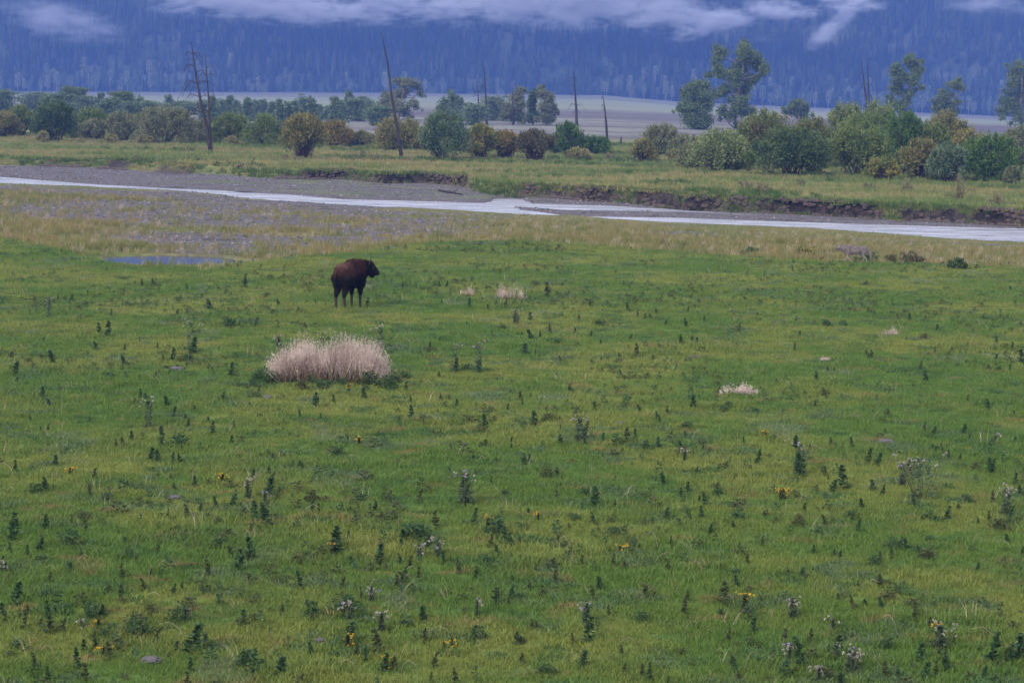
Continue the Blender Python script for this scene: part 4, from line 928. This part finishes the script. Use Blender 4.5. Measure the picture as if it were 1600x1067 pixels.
# ------------------------------------------------------------------ meadow plants
def leafy(nm, h, w, nl, mat, rng, taper=True, ll=.09):
    """upright weed: a stem with leaves that shorten towards the tip"""
    tb = TB(); ns = 1 if taper else 5; 
    stems = [((rng.uniform(-.3, .3) * w, rng.uniform(-.3, .3) * w), (rng.uniform(-.3, .3) * w, rng.uniform(-.3, .3) * w), h * rng.uniform(.7, 1)) for _ in range(ns)] if ns > 1 else [((0, 0), (rng.uniform(-.15, .15) * h, rng.uniform(-.15, .15) * h), h)]
    for (b_, t_, hh) in stems:
        tb.tube([(b_[0], b_[1], -.04), (t_[0], t_[1], hh)], [.007, .003], 3)
        k = nl // ns; f = rng.random(k) ** .85; a = rng.uniform(0, 6.283, k)
        r = w * (.5 * (1 - f) ** .7 + .12) * rng.uniform(.4, 1.3, k)
        P = np.stack([b_[0] + (t_[0] - b_[0]) * f + np.cos(a) * r * .6, b_[1] + (t_[1] - b_[1]) * f + np.sin(a) * r * .6, hh * (f * .97 + .03)], 1)
        D = np.stack([np.cos(a), np.sin(a), rng.uniform(-.3, .9, k)], 1)
        V_, F_ = quads(P, D, rng.normal(size=(k, 3)), ll * (1.15 - .5 * f), ll * .38); tb.add(V_, np.concatenate([F_[:, [0, 1, 2]], F_[:, [0, 2, 3]]]))
    return tb.mesh(nm, mat)
M['weed'] = leafmat('weed_leaves', (.030, .068, .026), (.052, .098, .034), .4, sc=3)
M['weed2'] = leafmat('olive_weed_leaves', (.045, .062, .022), (.075, .085, .030), .4, (.10, .065, .035), sc=3)
M['thistle'] = leafmat('thistle_leaves', (.060, .095, .055), (.100, .130, .080), .4, sc=3)
M['fluff'] = leafmat('white_seed_fluff', (.30, .26, .24), (.44, .38, .36), .3, sc=9)
M['gold'] = leafmat('yellow_flower', (.50, .32, .02), (.62, .42, .04), .25, sc=9)
M['violet'] = leafmat('violet_flower', (.28, .20, .50), (.40, .30, .62), .25, sc=9)
rw = np.random.default_rng(21)
weeds = {'s': [leafy('weed', 1.0, rw.uniform(.34, .5), 110, M['weed'], rw, True, .24) for _ in range(11)], 'w': [leafy('bushy_weed', 1.0, 1.5, 260, M['weed2' if _ == 1 else 'weed'], rw, False, .24) for _ in range(6)], 'o': [leafy('olive_weed', 1.0, .42, 70, M['weed2'], rw, True, .26) for _ in range(3)]}
LS = {  # zoom origin -> (x, base y, height, kind) in enlarged pixels
 (0, 420): [(460,300,50),(500,320,70),(515,220,30),(270,150,30),(330,150,30),(200,345,25),(245,440,60),(450,380,40),(650,345,30),(890,395,70),(870,430,40,'w'),(800,430,60),(755,430,30),(585,450,50),(65,495,60),(75,530,30),(55,410,25),(130,440,30,'w'),
   (1070,500,60),(1025,610,40),(1160,650,30),(655,610,50),(675,610,40),(195,600,50),(155,600,30,'o'),(235,640,40),(780,640,50),(800,690,50),(980,770,60),(1085,750,45,'o'),(610,800,50),(755,830,90),(835,830,70,'w'),(700,890,60),(735,900,60),(800,900,50),
   (840,905,50),(1070,810,40),(1260,885,30),(1250,970,50),(145,710,30,'o'),(255,910,50),(75,950,60),(155,945,36,'w'),(215,1030,60),(240,1030,30,'o'),(290,985,30),(900,1010,50),(810,1025,35),(590,1010,30),(1240,1050,80),(1150,1060,40),(1390,690,40),(1485,700,30),
   (1460,640,60),(1545,620,35),(975,190,50),(935,145,25),(1290,170,30),(710,75,30),(660,80,30),(825,215,25),(1130,90,60,'o'),(1465,170,25),(1505,180,20),(1180,550,40,'w'),(1120,550,30,'w'),(870,100,30,'o'),(1180,270,45,'o'),(1110,270,30,'o'),(1060,270,50,'w')],
 (530, 420): [(295,90,30),(465,90,30),(495,90,30),(600,180,40),(690,190,25),(765,180,40,'o'),(965,130,60,'o'),(1165,175,30),(1205,265,32,'w'),(1340,200,40),(1380,230,35,'o'),(1110,240,30),(885,240,35),(895,330,50),(930,320,30),(1340,330,30),(1160,320,30),(1010,350,30,'w'),
   (860,400,50),(640,485,60),(545,480,60,'o'),(590,470,36,'w'),(1380,410,60,'o'),(1300,420,30),(1585,350,40),(335,695,60),(115,605,50),(310,570,45,'o'),(545,640,35),(470,610,30),(680,745,70),(905,720,60),(840,610,40,'o'),(1130,790,80),(1220,800,40),(1370,795,50),(1335,810,70,'o'),
   (1025,815,45),(1475,830,50),(790,840,30),(855,920,60),(885,905,50),(960,970,55,'w'),(1010,960,40),(1030,990,35,'o'),(700,1000,40),(1505,1005,60),(1585,850,50),(1185,660,45),(1165,440,22),(1210,430,22),(1240,430,20),(980,300,45,'o'),(130,180,40),(1510,265,30),(1415,235,28),(1440,230,24),(1465,210,24)],
 (1060, 420): [(40,205,30),(15,350,40),(60,340,30),(85,350,30),(40,270,40),(120,250,30),(280,280,30,'o'),(640,530,50),(630,640,30),(690,480,30),(720,480,25),(895,425,45,'o'),(880,420,30),(1120,470,40,'o'),(1145,520,50),(1330,440,25),(1185,390,30,'o'),(1070,245,35),(1200,290,30),
   (1470,355,40),(1545,380,40,'o'),(1535,475,30),(1595,440,60),(1440,655,50),(975,690,40,'o'),(70,650,60),(230,650,36,'w'),(355,665,26,'w'),(40,740,36,'w'),(545,835,60),(710,820,40,'o'),(805,830,50),(430,800,36,'w'),(1445,940,60),(560,320,30),(540,380,40,'o'),(680,270,36,'w'),(770,270,34,'w'),(870,80,24,'w'),(1135,330,30,'w')],
 (0, 707): [(60,400,110),(205,355,50),(315,430,75,'w'),(125,480,50),(380,490,50,'o'),(195,440,60,'o'),(10,550,70),(65,710,110),(10,760,60),(230,600,50,'o'),(330,550,40),(235,670,45,'w'),(640,415,40,'o'),(595,490,50,'w'),(700,570,40),(870,300,60,'o'),(925,275,40),(1000,250,50),(1070,250,60),
   (810,320,30),(1010,435,55,'w'),(1175,320,90),(1240,350,110),(1165,500,100),(1105,545,100),(1080,480,50),(975,580,80,'o'),(1440,290,70),(1475,290,50,'o'),(1355,365,40,'o'),(1555,470,120),(1430,490,36,'w'),(1400,630,80),(1450,760,80,'w'),(800,660,50),(840,640,40),(670,640,60,'o'),(1130,780,50),
   (655,850,90,'w'),(285,830,60,'o'),(390,920,60),(360,1000,90),(440,910,80,'o'),(510,960,80,'o'),(870,930,140),(815,920,50),(1140,990,90,'w'),(1285,1040,100),(400,1060,90,'o'),(1590,730,70),(700,740,45,'w'),(85,900,40,'w'),(1010,330,36,'w'),(380,310,36,'w')],
 (530, 707): [(165,275,50),(360,230,60,'o'),(580,240,110),(620,330,70),(365,400,90,'w'),(450,355,80,'o'),(285,440,45),(180,515,90),(295,585,60),(370,600,70,'o'),(735,380,90,'w'),(780,435,60),(695,440,60,'o'),(670,520,50,'w'),(740,480,50),(1065,475,40),(1115,525,50),(1265,530,60,'o'),(1185,255,90),(1280,270,50,'o'),
   (1345,245,30),(1180,330,50),(1255,330,30,'w'),(1510,310,60),(1450,330,30),(875,285,30),(885,640,50,'o'),(905,560,50,'o'),(1210,635,60),(1530,550,60,'o'),(30,740,80,'w'),(40,880,100),(190,930,120,'o'),(1150,880,110),(1120,1000,80),(1440,1060,80),(300,800,45,'w'),(1000,215,40,'o'),(1140,200,40,'w'),(770,200,36,'w'),
   (640,860,60,'w'),(830,680,40,'w'),(560,560,50,'o'),(1400,780,50,'w'),(1300,370,30,'w'),(100,230,40,'w')],
 (1060, 707): [(560,110,110),(365,50,60),(870,50,70),(915,60,60),(705,185,60),(770,170,100),(905,180,50),(940,200,50),(45,190,50),(15,215,50),(95,235,40),(130,250,60),(110,305,60),(145,375,50),(270,310,50,'w'),(260,355,40),(395,300,30),(550,340,55,'w'),(850,265,50),(830,370,60),(750,495,40),(1025,440,50,'o'),
   (1240,310,60),(1525,330,80),(1490,360,60,'w'),(1440,320,50,'o'),(280,440,25),(1445,100,70),(1300,35,30),(1250,30,40),(835,630,40,'o'),(960,685,50,'w'),(945,610,30,'w'),(1050,615,25),(1380,560,50),(210,700,100,'o'),(580,1010,150),(730,950,100),(965,910,60,'w'),(775,880,50,'o'),(1270,890,60,'o'),
   (1440,980,140),(1525,980,100),(1580,970,120),(1240,1010,80),(965,1050,80,'o'),(1130,1060,90),(1020,1050,60),(1095,780,80,'o'),(640,380,40,'w'),(1330,230,40,'w'),(1150,310,40,'w'),(1160,410,30,'w'),(180,200,40,'w')]}
LANDMARKS = [(545.5, 484, 'the bison'), (520, 595, 'the large blond bush'), (727, 790, 'the tall ringed thistle'), (1440, 778, 'the biggest thistle clump'), (1467, 1014, 'the violet headed thistle'),
 (1330, 1052, 'the bottom edge thistle'), (746, 962, 'the leaning pale thistle'), (916, 975, 'the lower middle thistle'), (685, 870, 'the dried grey thistle'), (388, 780, 'the small left thistle'), (290, 968, 'the pale thistle tufts'),
 (709, 582, 'the pale thistle pair'), (905, 690, 'the central thistle'), (299, 552, 'the slim tall thistle'), (233, 668, 'the greyish left thistle'), (77, 496, 'the brown stalked thistle'), (1572, 806, 'the right edge thistle'), (1250, 742, 'the tall dark thistle'),
 (1164, 960, 'the tall yellow flowers'), (1222, 782, 'the orange flower patch'), (603, 1046, 'the low orange flowers'), (154, 980, 'the lower left yellow flowers'), (110, 744, 'the left pale orange flowers'), (521, 866, 'the weed foot flowers'), (969, 862, 'the spreading yellow flowers'),
 (276, 578, 'the grey boulder'), (236, 1034, 'the flat violet rock'), (861, 905, 'the violet soil mound'), (1378, 866, 'the right dark soil mound'), (1085, 558, 'the soil scrape right of centre'), (1440, 530, 'the long right soil scrape'), (248, 505, 'the long left soil scrape'),
 (797, 470, 'the thin blond tuft'), (1153, 620, 'the flat blond tuft'), (1344, 651, 'the thin right scrape'), (1336, 412, 'the wolf'), (265, 410, 'the puddle')]
wlist = []
for (ox, oy), L in LS.items():
    for e in L: wlist.append((ox + e[0] / 2.963, oy + e[1] / 2.963, e[2] / 2.963, e[3] if len(e) > 3 else 's'))
rn = random.Random(31)
while len(wlist) < 640:
    px, py = rn.uniform(-10, 1610), rn.uniform(425, 1075)
    if fbm(np.array([px * .012]), np.array([py * .02]), 91)[0] < rn.uniform(.3, .65): continue
    if 420 < px < 630 and 400 < py < 605: continue
    kd_ = rn.choice('soooow' if sum(1 for w_ in wlist if w_[3] == 's') >= 296 else 'sssoow'); wlist.append((px, py, rn.uniform(.45, 1.15) * (6 + (py - 420) * .030), kd_))
WLAB = {'s': ('weed', 'dark green leafy weed standing like a small spike in the short grass', 'dark spiky weeds dotted over the meadow'), 'w': ('bushy_weed', 'low bushy dark green weed spreading in the short grass', 'bushy weeds dotted over the meadow'),
        'o': ('olive_weed', 'thin olive brown weed standing in the short grass', 'thin olive weeds dotted over the meadow')}
WP = []
for (px, py, hp, kd) in wlist: WP.append(ground(px, py))
LMP = [(ground(a, b), nm) for a, b, nm in LANDMARKS]
wxy = np.array([(p.x, p.y) for p in WP]); wk = np.array([w_[3] for w_ in wlist])
def sector(dx, dy):
    return np.where(np.abs(dx) * 1.6 > np.abs(dy), np.where(dx < 0, 0, 1), np.where(dy < 0, 2, 3))
SECT = ['left of', 'right of', 'in front of', 'behind']
def wlabel(i):
    kd = wlist[i][3]; best = sorted(((wxy[i, 0] - p.x) ** 2 + (wxy[i, 1] - p.y) ** 2, j) for j, (p, nm) in enumerate(LMP))
    for d_, j in best[:4]:
        p, nm = LMP[j]; dx = wxy[:, 0] - p.x; dy = wxy[:, 1] - p.y; se = sector(dx, dy); dd = dx * dx + dy * dy
        rank = int(((wk == kd) & (se == se[i]) & (dd < dd[i])).sum())
        if rank < len(ORD): return '%snearest %s %s %s' % (ORD[rank], {'s': 'dark leafy spike weed', 'w': 'low bushy weed', 'o': 'thin olive weed'}[kd], SECT[int(se[i])], nm)
    return WLAB[kd][1]
for i, (px, py, hp, kd) in enumerate(wlist):
    p = WP[i]; h = hp * p.y / FPX * 1.18; nm, lab, grp = WLAB[kd]
    o = obj(nm, rn.choice(weeds[kd]), None, p - Vector((0, 0, .01))); o.rotation_euler = (rn.uniform(-.22, .22), rn.uniform(-.22, .22), rn.uniform(0, 6.28)); w = max(h, .16) * rn.uniform(.75, 1.2) * (1.1 if kd == 's' else 1)
    o.scale = (w, w, h); tag(o, wlabel(i), 'weed', grp)
# countless tiny seedlings
pp = wedge_points(20, 105, lambda y: 5.0); mk = zone_masks(pp[:, 0], pp[:, 1])[0]; cn = fbm(pp[:, 0] * .25, pp[:, 1] * .25, 95)
pp = pp[(RNG.random(len(pp)) < mk * sst(.40, .66, cn))]; nn = len(pp)
wsrc = [src('seedling', leafy('seedling', 1.0, .8, 26, M['weed'], rw, True, .34)), src('seedling', leafy('seedling', 1.0, 1.4, 40, M['weed2'], rw, False, .4))]
scatter('tiny_weeds', np.stack([pp[:, 0], pp[:, 1], height(pp[:, 0], pp[:, 1])], 1), RNG.uniform(0, 6.28, nn), RNG.uniform(.05, .14, nn) + .14 * RNG.random(nn) ** 3, RNG.integers(0, 2, nn), wsrc, 'countless tiny dark weeds between the meadow grass')

def flowers(name, heads, mat, size, rng, petals=14):
    out = []
    for hpos in heads:
        D = rng.normal(size=(petals, 3)) + np.array([0, 0, .8]); D /= np.linalg.norm(D, axis=1, keepdims=True)
        V_, F_ = quads(np.array(hpos) + D * size * .5, D, rng.normal(size=(petals, 3)), size, size * .5); out.append((V_, F_))
    return out
def flower_plant(name, px, py, hp, kind, label, group, wide=1.0):
    rng = np.random.default_rng(int(px * 3 + py)); p = ground(px, py); h = hp * p.y / FPX
    root = empty(name, p); tag(root, label, {'thistle': 'thistle', 'gold': 'wildflower'}[kind], group)
    k = max(3, int(5 * wide)); tb = TB(); tops = []
    for i in range(k):
        a = rng.uniform(0, 6.283); r = h * .22 * wide * rng.random() ** .5 + .02; top = (math.cos(a) * r * 1.5, math.sin(a) * r * 1.5, h * rng.uniform(.75, 1.0)); tb.tube([(math.cos(a) * r * .3, math.sin(a) * r * .3, -.03), top], [.007, .004], 4); tops.append(top)
        for j in range(2):
            t2 = (top[0] + rng.uniform(-.07, .07), top[1] + rng.uniform(-.07, .07), top[2] - rng.uniform(-.02, .1)); tb.tube([(top[0] * .85, top[1] * .85, top[2] * .8), t2], [.004, .003], 3); tops.append(t2)
    obj('stems', tb.mesh('stems', M['stem']), root)
    nl = int(110 * wide + 50); f = rng.random(nl) ** 1.1; a = rng.uniform(0, 6.283, nl); r = h * (.05 + .17 * (1 - f) * rng.random(nl)) * wide
    P = np.stack([np.cos(a) * r, np.sin(a) * r, h * .86 * f + .01], 1); V_, F_ = quads(P, np.stack([np.cos(a), np.sin(a), rng.uniform(-.2, .8, nl)], 1), rng.normal(size=(nl, 3)), min(.085, h * .2), .028)
    obj('foliage', amesh('foliage', V_, F_, M['thistle' if kind == 'thistle' else 'weed2']), root)
    for i, (V_, F_) in enumerate(flowers(name, tops, None, .025 if kind == 'thistle' else .022, rng)):
        if kind == 'gold': nm, mt_ = 'flower_head', M['gold']
        else: nm, mt_ = ('flower_head', M['violet']) if rng.random() < .05 else ('seed_head', M['fluff'])
        if rng.random() < .8: obj(nm, amesh(nm, V_, F_, mt_), root)
TL = [(727, 790, 60, 1.2, 'tall thistle with a ring of white seed heads below the centre'), (1440, 778, 75, 1.9, 'biggest thistle clump with many fluffy heads on the right'), (1467, 1014, 45, 1.5, 'thistle with violet and pale heads at the lower right'),
 (1330, 1052, 45, 1.5, 'thistle with pale heads at the bottom edge, right half'), (1301, 985, 24, .7, 'short pale headed thistle left of the lower right weeds'), (1239, 966, 40, .9, 'airy thistle with tufts of pale seed near the lower right'),
 (1233, 1032, 30, .7, 'single pale thistle just above the bottom edge on the right'), (580, 940, 28, .6, 'small pink headed thistle in the lower middle'), (596, 985, 32, .8, 'two headed thistle low in the middle left'),
 (746, 962, 28, .7, 'leaning pale thistle below the bluish grass patch'), (916, 975, 38, .8, 'pale thistle over a tall dark weed, lower middle'), (685, 870, 34, .9, 'grey dried thistle below the tall ringed one'), (655, 872, 24, .8, 'white headed thistle pair in the middle'),
 (388, 780, 36, .8, 'small thistle above the two tall dark weeds on the left'), (414, 786, 20, .7, 'violet and white thistle left of centre'), (290, 968, 18, .7, 'row of pale thistle tufts at the lower left'), (128, 982, 18, .7, 'low white tufted thistle in the lower left corner'),
 (709, 582, 48, .8, 'pale thistle right of the blond grass bush'), (747, 584, 56, .9, 'dark stemmed thistle beside the pale one right of the blond bush'), (905, 690, 44, 1.0, 'thistle in the centre with grey white heads'), (806, 506, 24, 1.2, 'far white specked thistle behind the centre'),
 (299, 552, 58, .8, 'slim tall thistle left of the blond grass bush'), (233, 668, 48, .9, 'greyish thistle in the left middle'), (77, 496, 34, .7, 'brown stalked thistle near the left edge'), (1572, 806, 50, 1.1, 'thistle with pinkish heads by the right edge'),
 (1410, 760, 44, .8, 'violet topped thistle left of the biggest clump'), (1250, 742, 56, 1.0, 'tall dark thistle above the orange flowers'), (1279, 1066, 26, .8, 'pale thistle tuft cut by the bottom edge'), (435, 545, 22, 1.0, 'brown headed thistle leaning over the left end of the blond bush'), (594, 545, 40, .8, 'dark thistle standing in the right part of the blond bush'),
 (8, 896, 22, .7, 'pale thistle at the left picture edge'), (547, 970, 34, .8, 'pale thistle above the yellow flowers, lower middle'), (1420, 735, 20, .8, 'pale thistle tuft behind the biggest clump'), (1555, 690, 14, .6, 'tiny pale thistle far on the right'), (1070, 720, 20, .6, 'tiny white flecked thistle right of the grey patch')]
for (px, py, hp, wd, lab) in TL: flower_plant('thistle', px, py, hp, 'thistle', lab, 'thistles with pale heads in the meadow', wd)
GL = [(545, 614, 14, .9, 'yellow flowers below the middle of the blond bush'), (593, 606, 14, .8, 'yellow flowers below the right end of the blond bush'), (1164, 960, 38, 1.0, 'bright yellow flowers on a tall stem, lower right'), (1222, 782, 22, 1.5, 'widest orange yellow flower patch on the right'),
 (603, 1046, 22, .8, 'orange flowers near the bottom edge, left of centre'), (543, 1012, 24, .8, 'few yellow flowers in the lower middle'), (706, 1010, 14, .8, 'small yellow flowers in the lower centre'), (763, 826, 20, 1.1, 'pale yellow flower tuft near the ringed thistle'),
 (841, 812, 12, .7, 'single bright yellow flower in the centre'), (1465, 986, 14, .8, 'yellow flowers above the violet thistle'), (154, 980, 14, .7, 'yellow flowers beside the low white thistle, lower left'), (110, 744, 14, .9, 'pale orange flowers near the left edge'),
 (521, 866, 26, .9, 'yellow flowers at the foot of a tall weed'), (162, 1024, 14, .7, 'small yellow flowers near the lower left corner'), (969, 862, 10, 1.6, 'low spreading yellow green flowers right of centre'), (561, 694, 12, .8, 'small yellow flower left of centre'), (1195, 682, 10, .8, 'small orange flower right of the grey patch'), (348, 752, 12, 1.4, 'faint yellow flowers in the left middle')]
for (px, py, hp, wd, lab) in GL: flower_plant('yellow_flower', px, py, hp, 'gold', lab, 'yellow flowers in the meadow', wd)

# blond bush of dry wispy grass
M['blond'] = grassmat('blond_seed_grass', lambda n, P: n.mix(n.ramp(n.noise(P, 2.0, 3), .4, .6), (.60, .485, .43), (.42, .32, .28)), .35)
M['blondlow'] = grassmat('brown_grass_foot', lambda n, P: n.mix(n.ramp(n.noise(P, 3.0, 3), .4, .6), (.20, .14, .09), (.13, .12, .05)), .3)
def wispy(px0, px1, pyt, pyb, label, dens=1.0, feather=True):
    c = ground((px0 + px1) / 2, pyb - 6); k = c.y / FPX; w = (px1 - px0) * k; h = (pyb - pyt) * k; rng = np.random.default_rng(int(px0))
    root = empty('dry_grass_clump', c); tag(root, label, 'grass clump')
    ns = int(850 * w * dens); nbun = max(6, int(26 * w)); bxc = rng.uniform(-.5, .5, nbun) * w; bh = rng.uniform(.35, 1.05, nbun); bi = rng.integers(0, nbun, ns); x = np.clip(bxc[bi] + rng.normal(size=ns) * .038, -.5 * w, .5 * w); prof = .25 + bh[bi] * .55 + .34 * np.sin((x / w + .5) * 9.0 + 2.2) * .0 + .10 + .06 * rng.normal(size=ns); u_ = x / w + .5; prof *= (.86 + .12 * np.exp(-((u_ - .25) / .13) ** 2) + .16 * np.exp(-((u_ - .66) / .18) ** 2) - .20 * np.exp(-((u_ - .43) / .055) ** 2) - .25 * sst(.84, .98, u_)); prof = prof * np.where(rng.random(ns) < .04, 1.16, 1.0); prof *= np.clip(1.25 - (np.abs(x) / (w / 2)) ** 3.2 * .70, 0, 1)
    y = rng.uniform(-.28, .28, ns) * w * .6; hh = np.clip(h * prof * rng.uniform(.55, 1.08, ns), .1, None)
    lx = rng.normal(size=ns) * .10 * h + x * .12; ly = rng.normal(size=ns) * .10 * h
    base = np.stack([x * .88, y, height(x * .88 + c.x, y + c.y) - c.z - .03], 1); tip = base + np.stack([lx, ly, hh], 1); D = tip - base
    V1, F1 = quads((base + tip) / 2, D, rng.normal(size=(ns, 3)), np.linalg.norm(D, axis=1), .011)
    obj('stalks', amesh('stalks', V1, F1, M['blond']), root)
    nf = 7; fr = rng.uniform(.42, 1.0, (ns, nf)); P = (base[:, None, :] + D[:, None, :] * fr[..., None]).reshape(-1, 3) + rng.normal(size=(ns * nf, 3)) * .022
    Df = rng.normal(size=(ns * nf, 3)) * .6 + np.array([0, 0, 1.0]); V2, F2 = quads(P, Df, rng.normal(size=(ns * nf, 3)), .045, .013)
    if feather: obj('seed_plumes', amesh('seed_plumes', V2, F2, M['blond']), root)
    nb = int(ns * .9); i = rng.integers(0, ns, nb); bb = base[i]; t2 = bb + np.stack([rng.normal(size=nb) * .12, rng.normal(size=nb) * .12, rng.uniform(.12, .42, nb) * h], 1)
    V3, F3 = quads((bb + t2) / 2, t2 - bb, rng.normal(size=(nb, 3)), np.linalg.norm(t2 - bb, axis=1), .018); obj('leaf_base', amesh('leaf_base', V3, F3, M['blondlow']), root)
wispy(424, 614, 516, 600, 'large blond wispy grass bush in front of the bison', 1.5)
wispy(775, 818, 438, 474, 'thin blond grass stalks standing in a tuft behind the centre', .13)
wispy(716, 742, 448, 468, 'small blond grass stalks left of the thin blond tuft', .10)
wispy(1124, 1182, 600, 622, 'flat blond grass tuft right of the centre', .16)
wispy(1382, 1402, 510, 530, 'tiny blond tuft beside dark soil on the right', .2)
wispy(1284, 1300, 560, 571, 'faint blond tuft on the far right of the meadow', .3)
# green weeds round the foot of the blond bush
for i in range(20):
    px = 398 + i * 12.5 + rn.uniform(-5, 5); py = rn.uniform(592, 612); p = ground(px, py); o = obj('bushy_weed', rn.choice(weeds['w']), None, p); s = rn.uniform(.16, .34); o.scale = (s, s, s * 1.1); o.rotation_euler = (0, 0, rn.uniform(0, 6.28))
    tag(o, '%sgreen weed from the left at the foot of the large blond bush' % (ORD[i] or 'first '), 'weed', 'weeds round the blond grass bush')
# tall arched pale stalks
tb = TB()
for i in range(70):
    px, py = rn.uniform(0, 1600), rn.uniform(560, 1066); p = ground(px, py); a = rn.uniform(0, 6.28); l_ = rn.uniform(.15, .38); h_ = rn.uniform(.14, .34); d = Vector((math.cos(a), math.sin(a), 0))
    tb.tube([p + Vector((0, 0, -.02)), p + d * l_ * .25 + Vector((0, 0, h_ * .7)), p + d * l_ * .6 + Vector((0, 0, h_)), p + d * l_ + Vector((0, 0, h_ * .85))], [.003, .003, .0028, .002], 3)
tag(obj('loose_straw', tb.mesh('loose_straw', M['straw'])), label='single pale arched grass stalks scattered over the meadow', kind='stuff')
# rocks and soil
RK = [(276, 578, 11, 'grey flat boulder left of the blond grass bush', 'rock'), (236, 1034, 18, 'flat violet grey rock near the bottom left', 'rock'), (273, 779, 10, 'thin flat stone in the left middle', 'rock'), (148, 741, 8, 'small grey stone near the left edge', 'rock'),
      (418, 622, 8, 'small pale stone below the left end of the blond bush', 'rock'), (972, 663, 9, 'flat grey stone near the centre', 'rock'), (1384, 692, 13, 'grey stone slab in the right middle', 'rock'), (500, 1002, 9, 'half buried stone low in the middle left', 'rock'),
      (962, 701, 11, 'low brown soil mound near the centre', 'soil'), (683, 680, 12, 'brown soil mound left of the centre', 'soil'), (861, 905, 16, 'dark violet soil mound in the lower middle', 'soil'), (850, 876, 12, 'dark soil scrape just above the dark violet mound', 'soil'),
      (1378, 866, 12, 'dark soil mound in the lower right', 'soil'), (1519, 861, 9, 'small soil mound near the right edge', 'soil'), (1131, 987 , 0, '', ''), (947, 1007, 9, 'tiny dark soil mound by the lower centre', 'soil'), (1262, 906, 14, 'flat dark soil scrape left of the lower right', 'soil'),
      (102, 792, 14, 'dark soil mound with grass in the lower left', 'soil'), (498, 1050, 0, '', ''), (1085, 558, 16, 'dark soil scrape right of the centre', 'soil'), (1440, 530, 26, 'long dark soil scrape behind the right meadow', 'soil'), (248, 505, 34, 'long grey soil scrape left of the bison', 'soil'), (258, 478, 26, 'thin grey soil scrape farther behind the long one', 'soil'),
      (1344, 651, 22, 'thin dark soil scrape in the right middle', 'soil'), (1490, 648, 14, 'small dark soil scrape on the right', 'soil'), (210, 804, 14, 'brown soil scrape in the left lower middle', 'soil'), (1150, 699, 10, 'small brown soil mark under the right middle weeds', 'soil'), (560, 0, 0, '', '')]
for i, (px, py, hw, lab, kd) in enumerate(RK):
    if not hw: continue
    p = ground(px, py); k = p.y / FPX; w = hw * k; me = rockmesh('stone' if kd == 'rock' else 'soil_mound', M['rock' if kd == 'rock' else 'soil'], i, .55, 3)
    o = obj('stone' if kd == 'rock' else 'soil_mound', me, None, p + Vector((0, 0, .0 if kd == 'rock' else -.01))); o.scale = (w, w * .8, w * .75 if kd == 'rock' else min(.10, w * .45)); o.rotation_euler = (0, 0, rn.uniform(-.3, .3))
    if kd == 'rock': o.location.z += .02
    tag(o, lab, 'stone' if kd == 'rock' else 'soil mound')

# ------------------------------------------------------------------ haze and mist
def volmat(name, col, dens):
    mt = bpy.data.materials.new(name); mt.use_nodes = True; t = mt.node_tree; t.nodes.clear(); o = t.nodes.new('ShaderNodeOutputMaterial'); v = t.nodes.new('ShaderNodeVolumePrincipled')
    v.inputs['Color'].default_value = (*col, 1); v.inputs['Density'].default_value = dens; t.links.new(v.outputs[0], o.inputs['Volume']); return mt, t, v
HAZE_COL, HAZE_D = (.098, .190, .56), .00056
mh, t, v = volmat('haze', HAZE_COL, HAZE_D)
bm = bmesh.new(); bmesh.ops.create_cube(bm, size=1, matrix=Matrix.Translation((0, 850, 100)) @ Matrix.Diagonal((3400, 2400, 245, 1))); me = bpy.data.meshes.new('haze'); bm.to_mesh(me); bm.free(); me.materials.append(mh)
tag(obj('haze', me), kind='stuff', label='blue evening haze filling the valley')
mm_, t, v = volmat('mist', (.82, .84, .97), .02); n = N(t); oc = n.oc()
ln = t.nodes.new('ShaderNodeVectorMath'); ln.operation = 'LENGTH'; n.lk(oc, ln.inputs[0])
P = n.pos(); nz = n.noise(P, .050, 6, .72, (.55, .4, 1.5))
fall = n.m('SUBTRACT', 1.0, n.ramp(ln.outputs['Value'], .15, 1.0))
den = n.m('MULTIPLY', n.ramp(n.m('ADD', nz, n.m('MULTIPLY', fall, .24)), .50, .86), n.m('MULTIPLY', fall, .20)); n.lk(den, v.inputs['Density'])
mf_ = mm_.copy(); mf_.name = 'thin_mist'
for q_ in mf_.node_tree.nodes:
    if q_.type == 'MATH' and q_.operation == 'MULTIPLY' and abs(q_.inputs[1].default_value - .20) < 1e-4: q_.inputs[1].default_value = .055
def puff(px, py, rx, ry, rot, label, dist=1424, ydep=16, mat=None):
    d = Fv + Rv * ((px - 800) / FPX) - Uv * ((py - 533.5) / FPX); t_ = dist / d.y; k = dist / FPX
    bm = bmesh.new(); bmesh.ops.create_icosphere(bm, subdivisions=3, radius=1); me = bpy.data.meshes.new('mist'); bm.to_mesh(me); bm.free(); me.materials.append(mat or mm_)
    o = obj('mist', me, None, (d.x * t_, dist, CAM_H + d.z * t_)); o.scale = (rx * 1.25 * k, ydep, ry * 1.5 * k); o.rotation_euler = (0, math.radians(rot), 0); tag(o, label=label, kind='stuff')
puff(560, 5, 330, 34, 0, 'long bank of low mist across the upper left mountainside')
puff(400, 8, 210, 26, 2, 'thin left end of the long mist bank')
puff(830, 6, 240, 36, 4, 'middle of the long mist bank')
puff(1000, 14, 220, 34, 10, 'thick mist bank sinking towards the tallest cottonwood')
puff(1110, 38, 85, 22, -18, 'mist tongue rising above the tallest cottonwood')
puff(1310, 34, 70, 16, -42, 'slanting mist streak left of the twin poles')
puff(1320, 6, 90, 16, 6, 'small mist patch at the top on the right')
puff(1540, 6, 110, 18, 2, 'faint mist veil in the upper right corner', mat=mf_)
puff(95, 32, 130, 30, 8, 'faint mist patch in the upper left corner', mat=mf_)
puff(1225, 14, 80, 18, 0, 'faint mist between the tongue and the slanting streak')
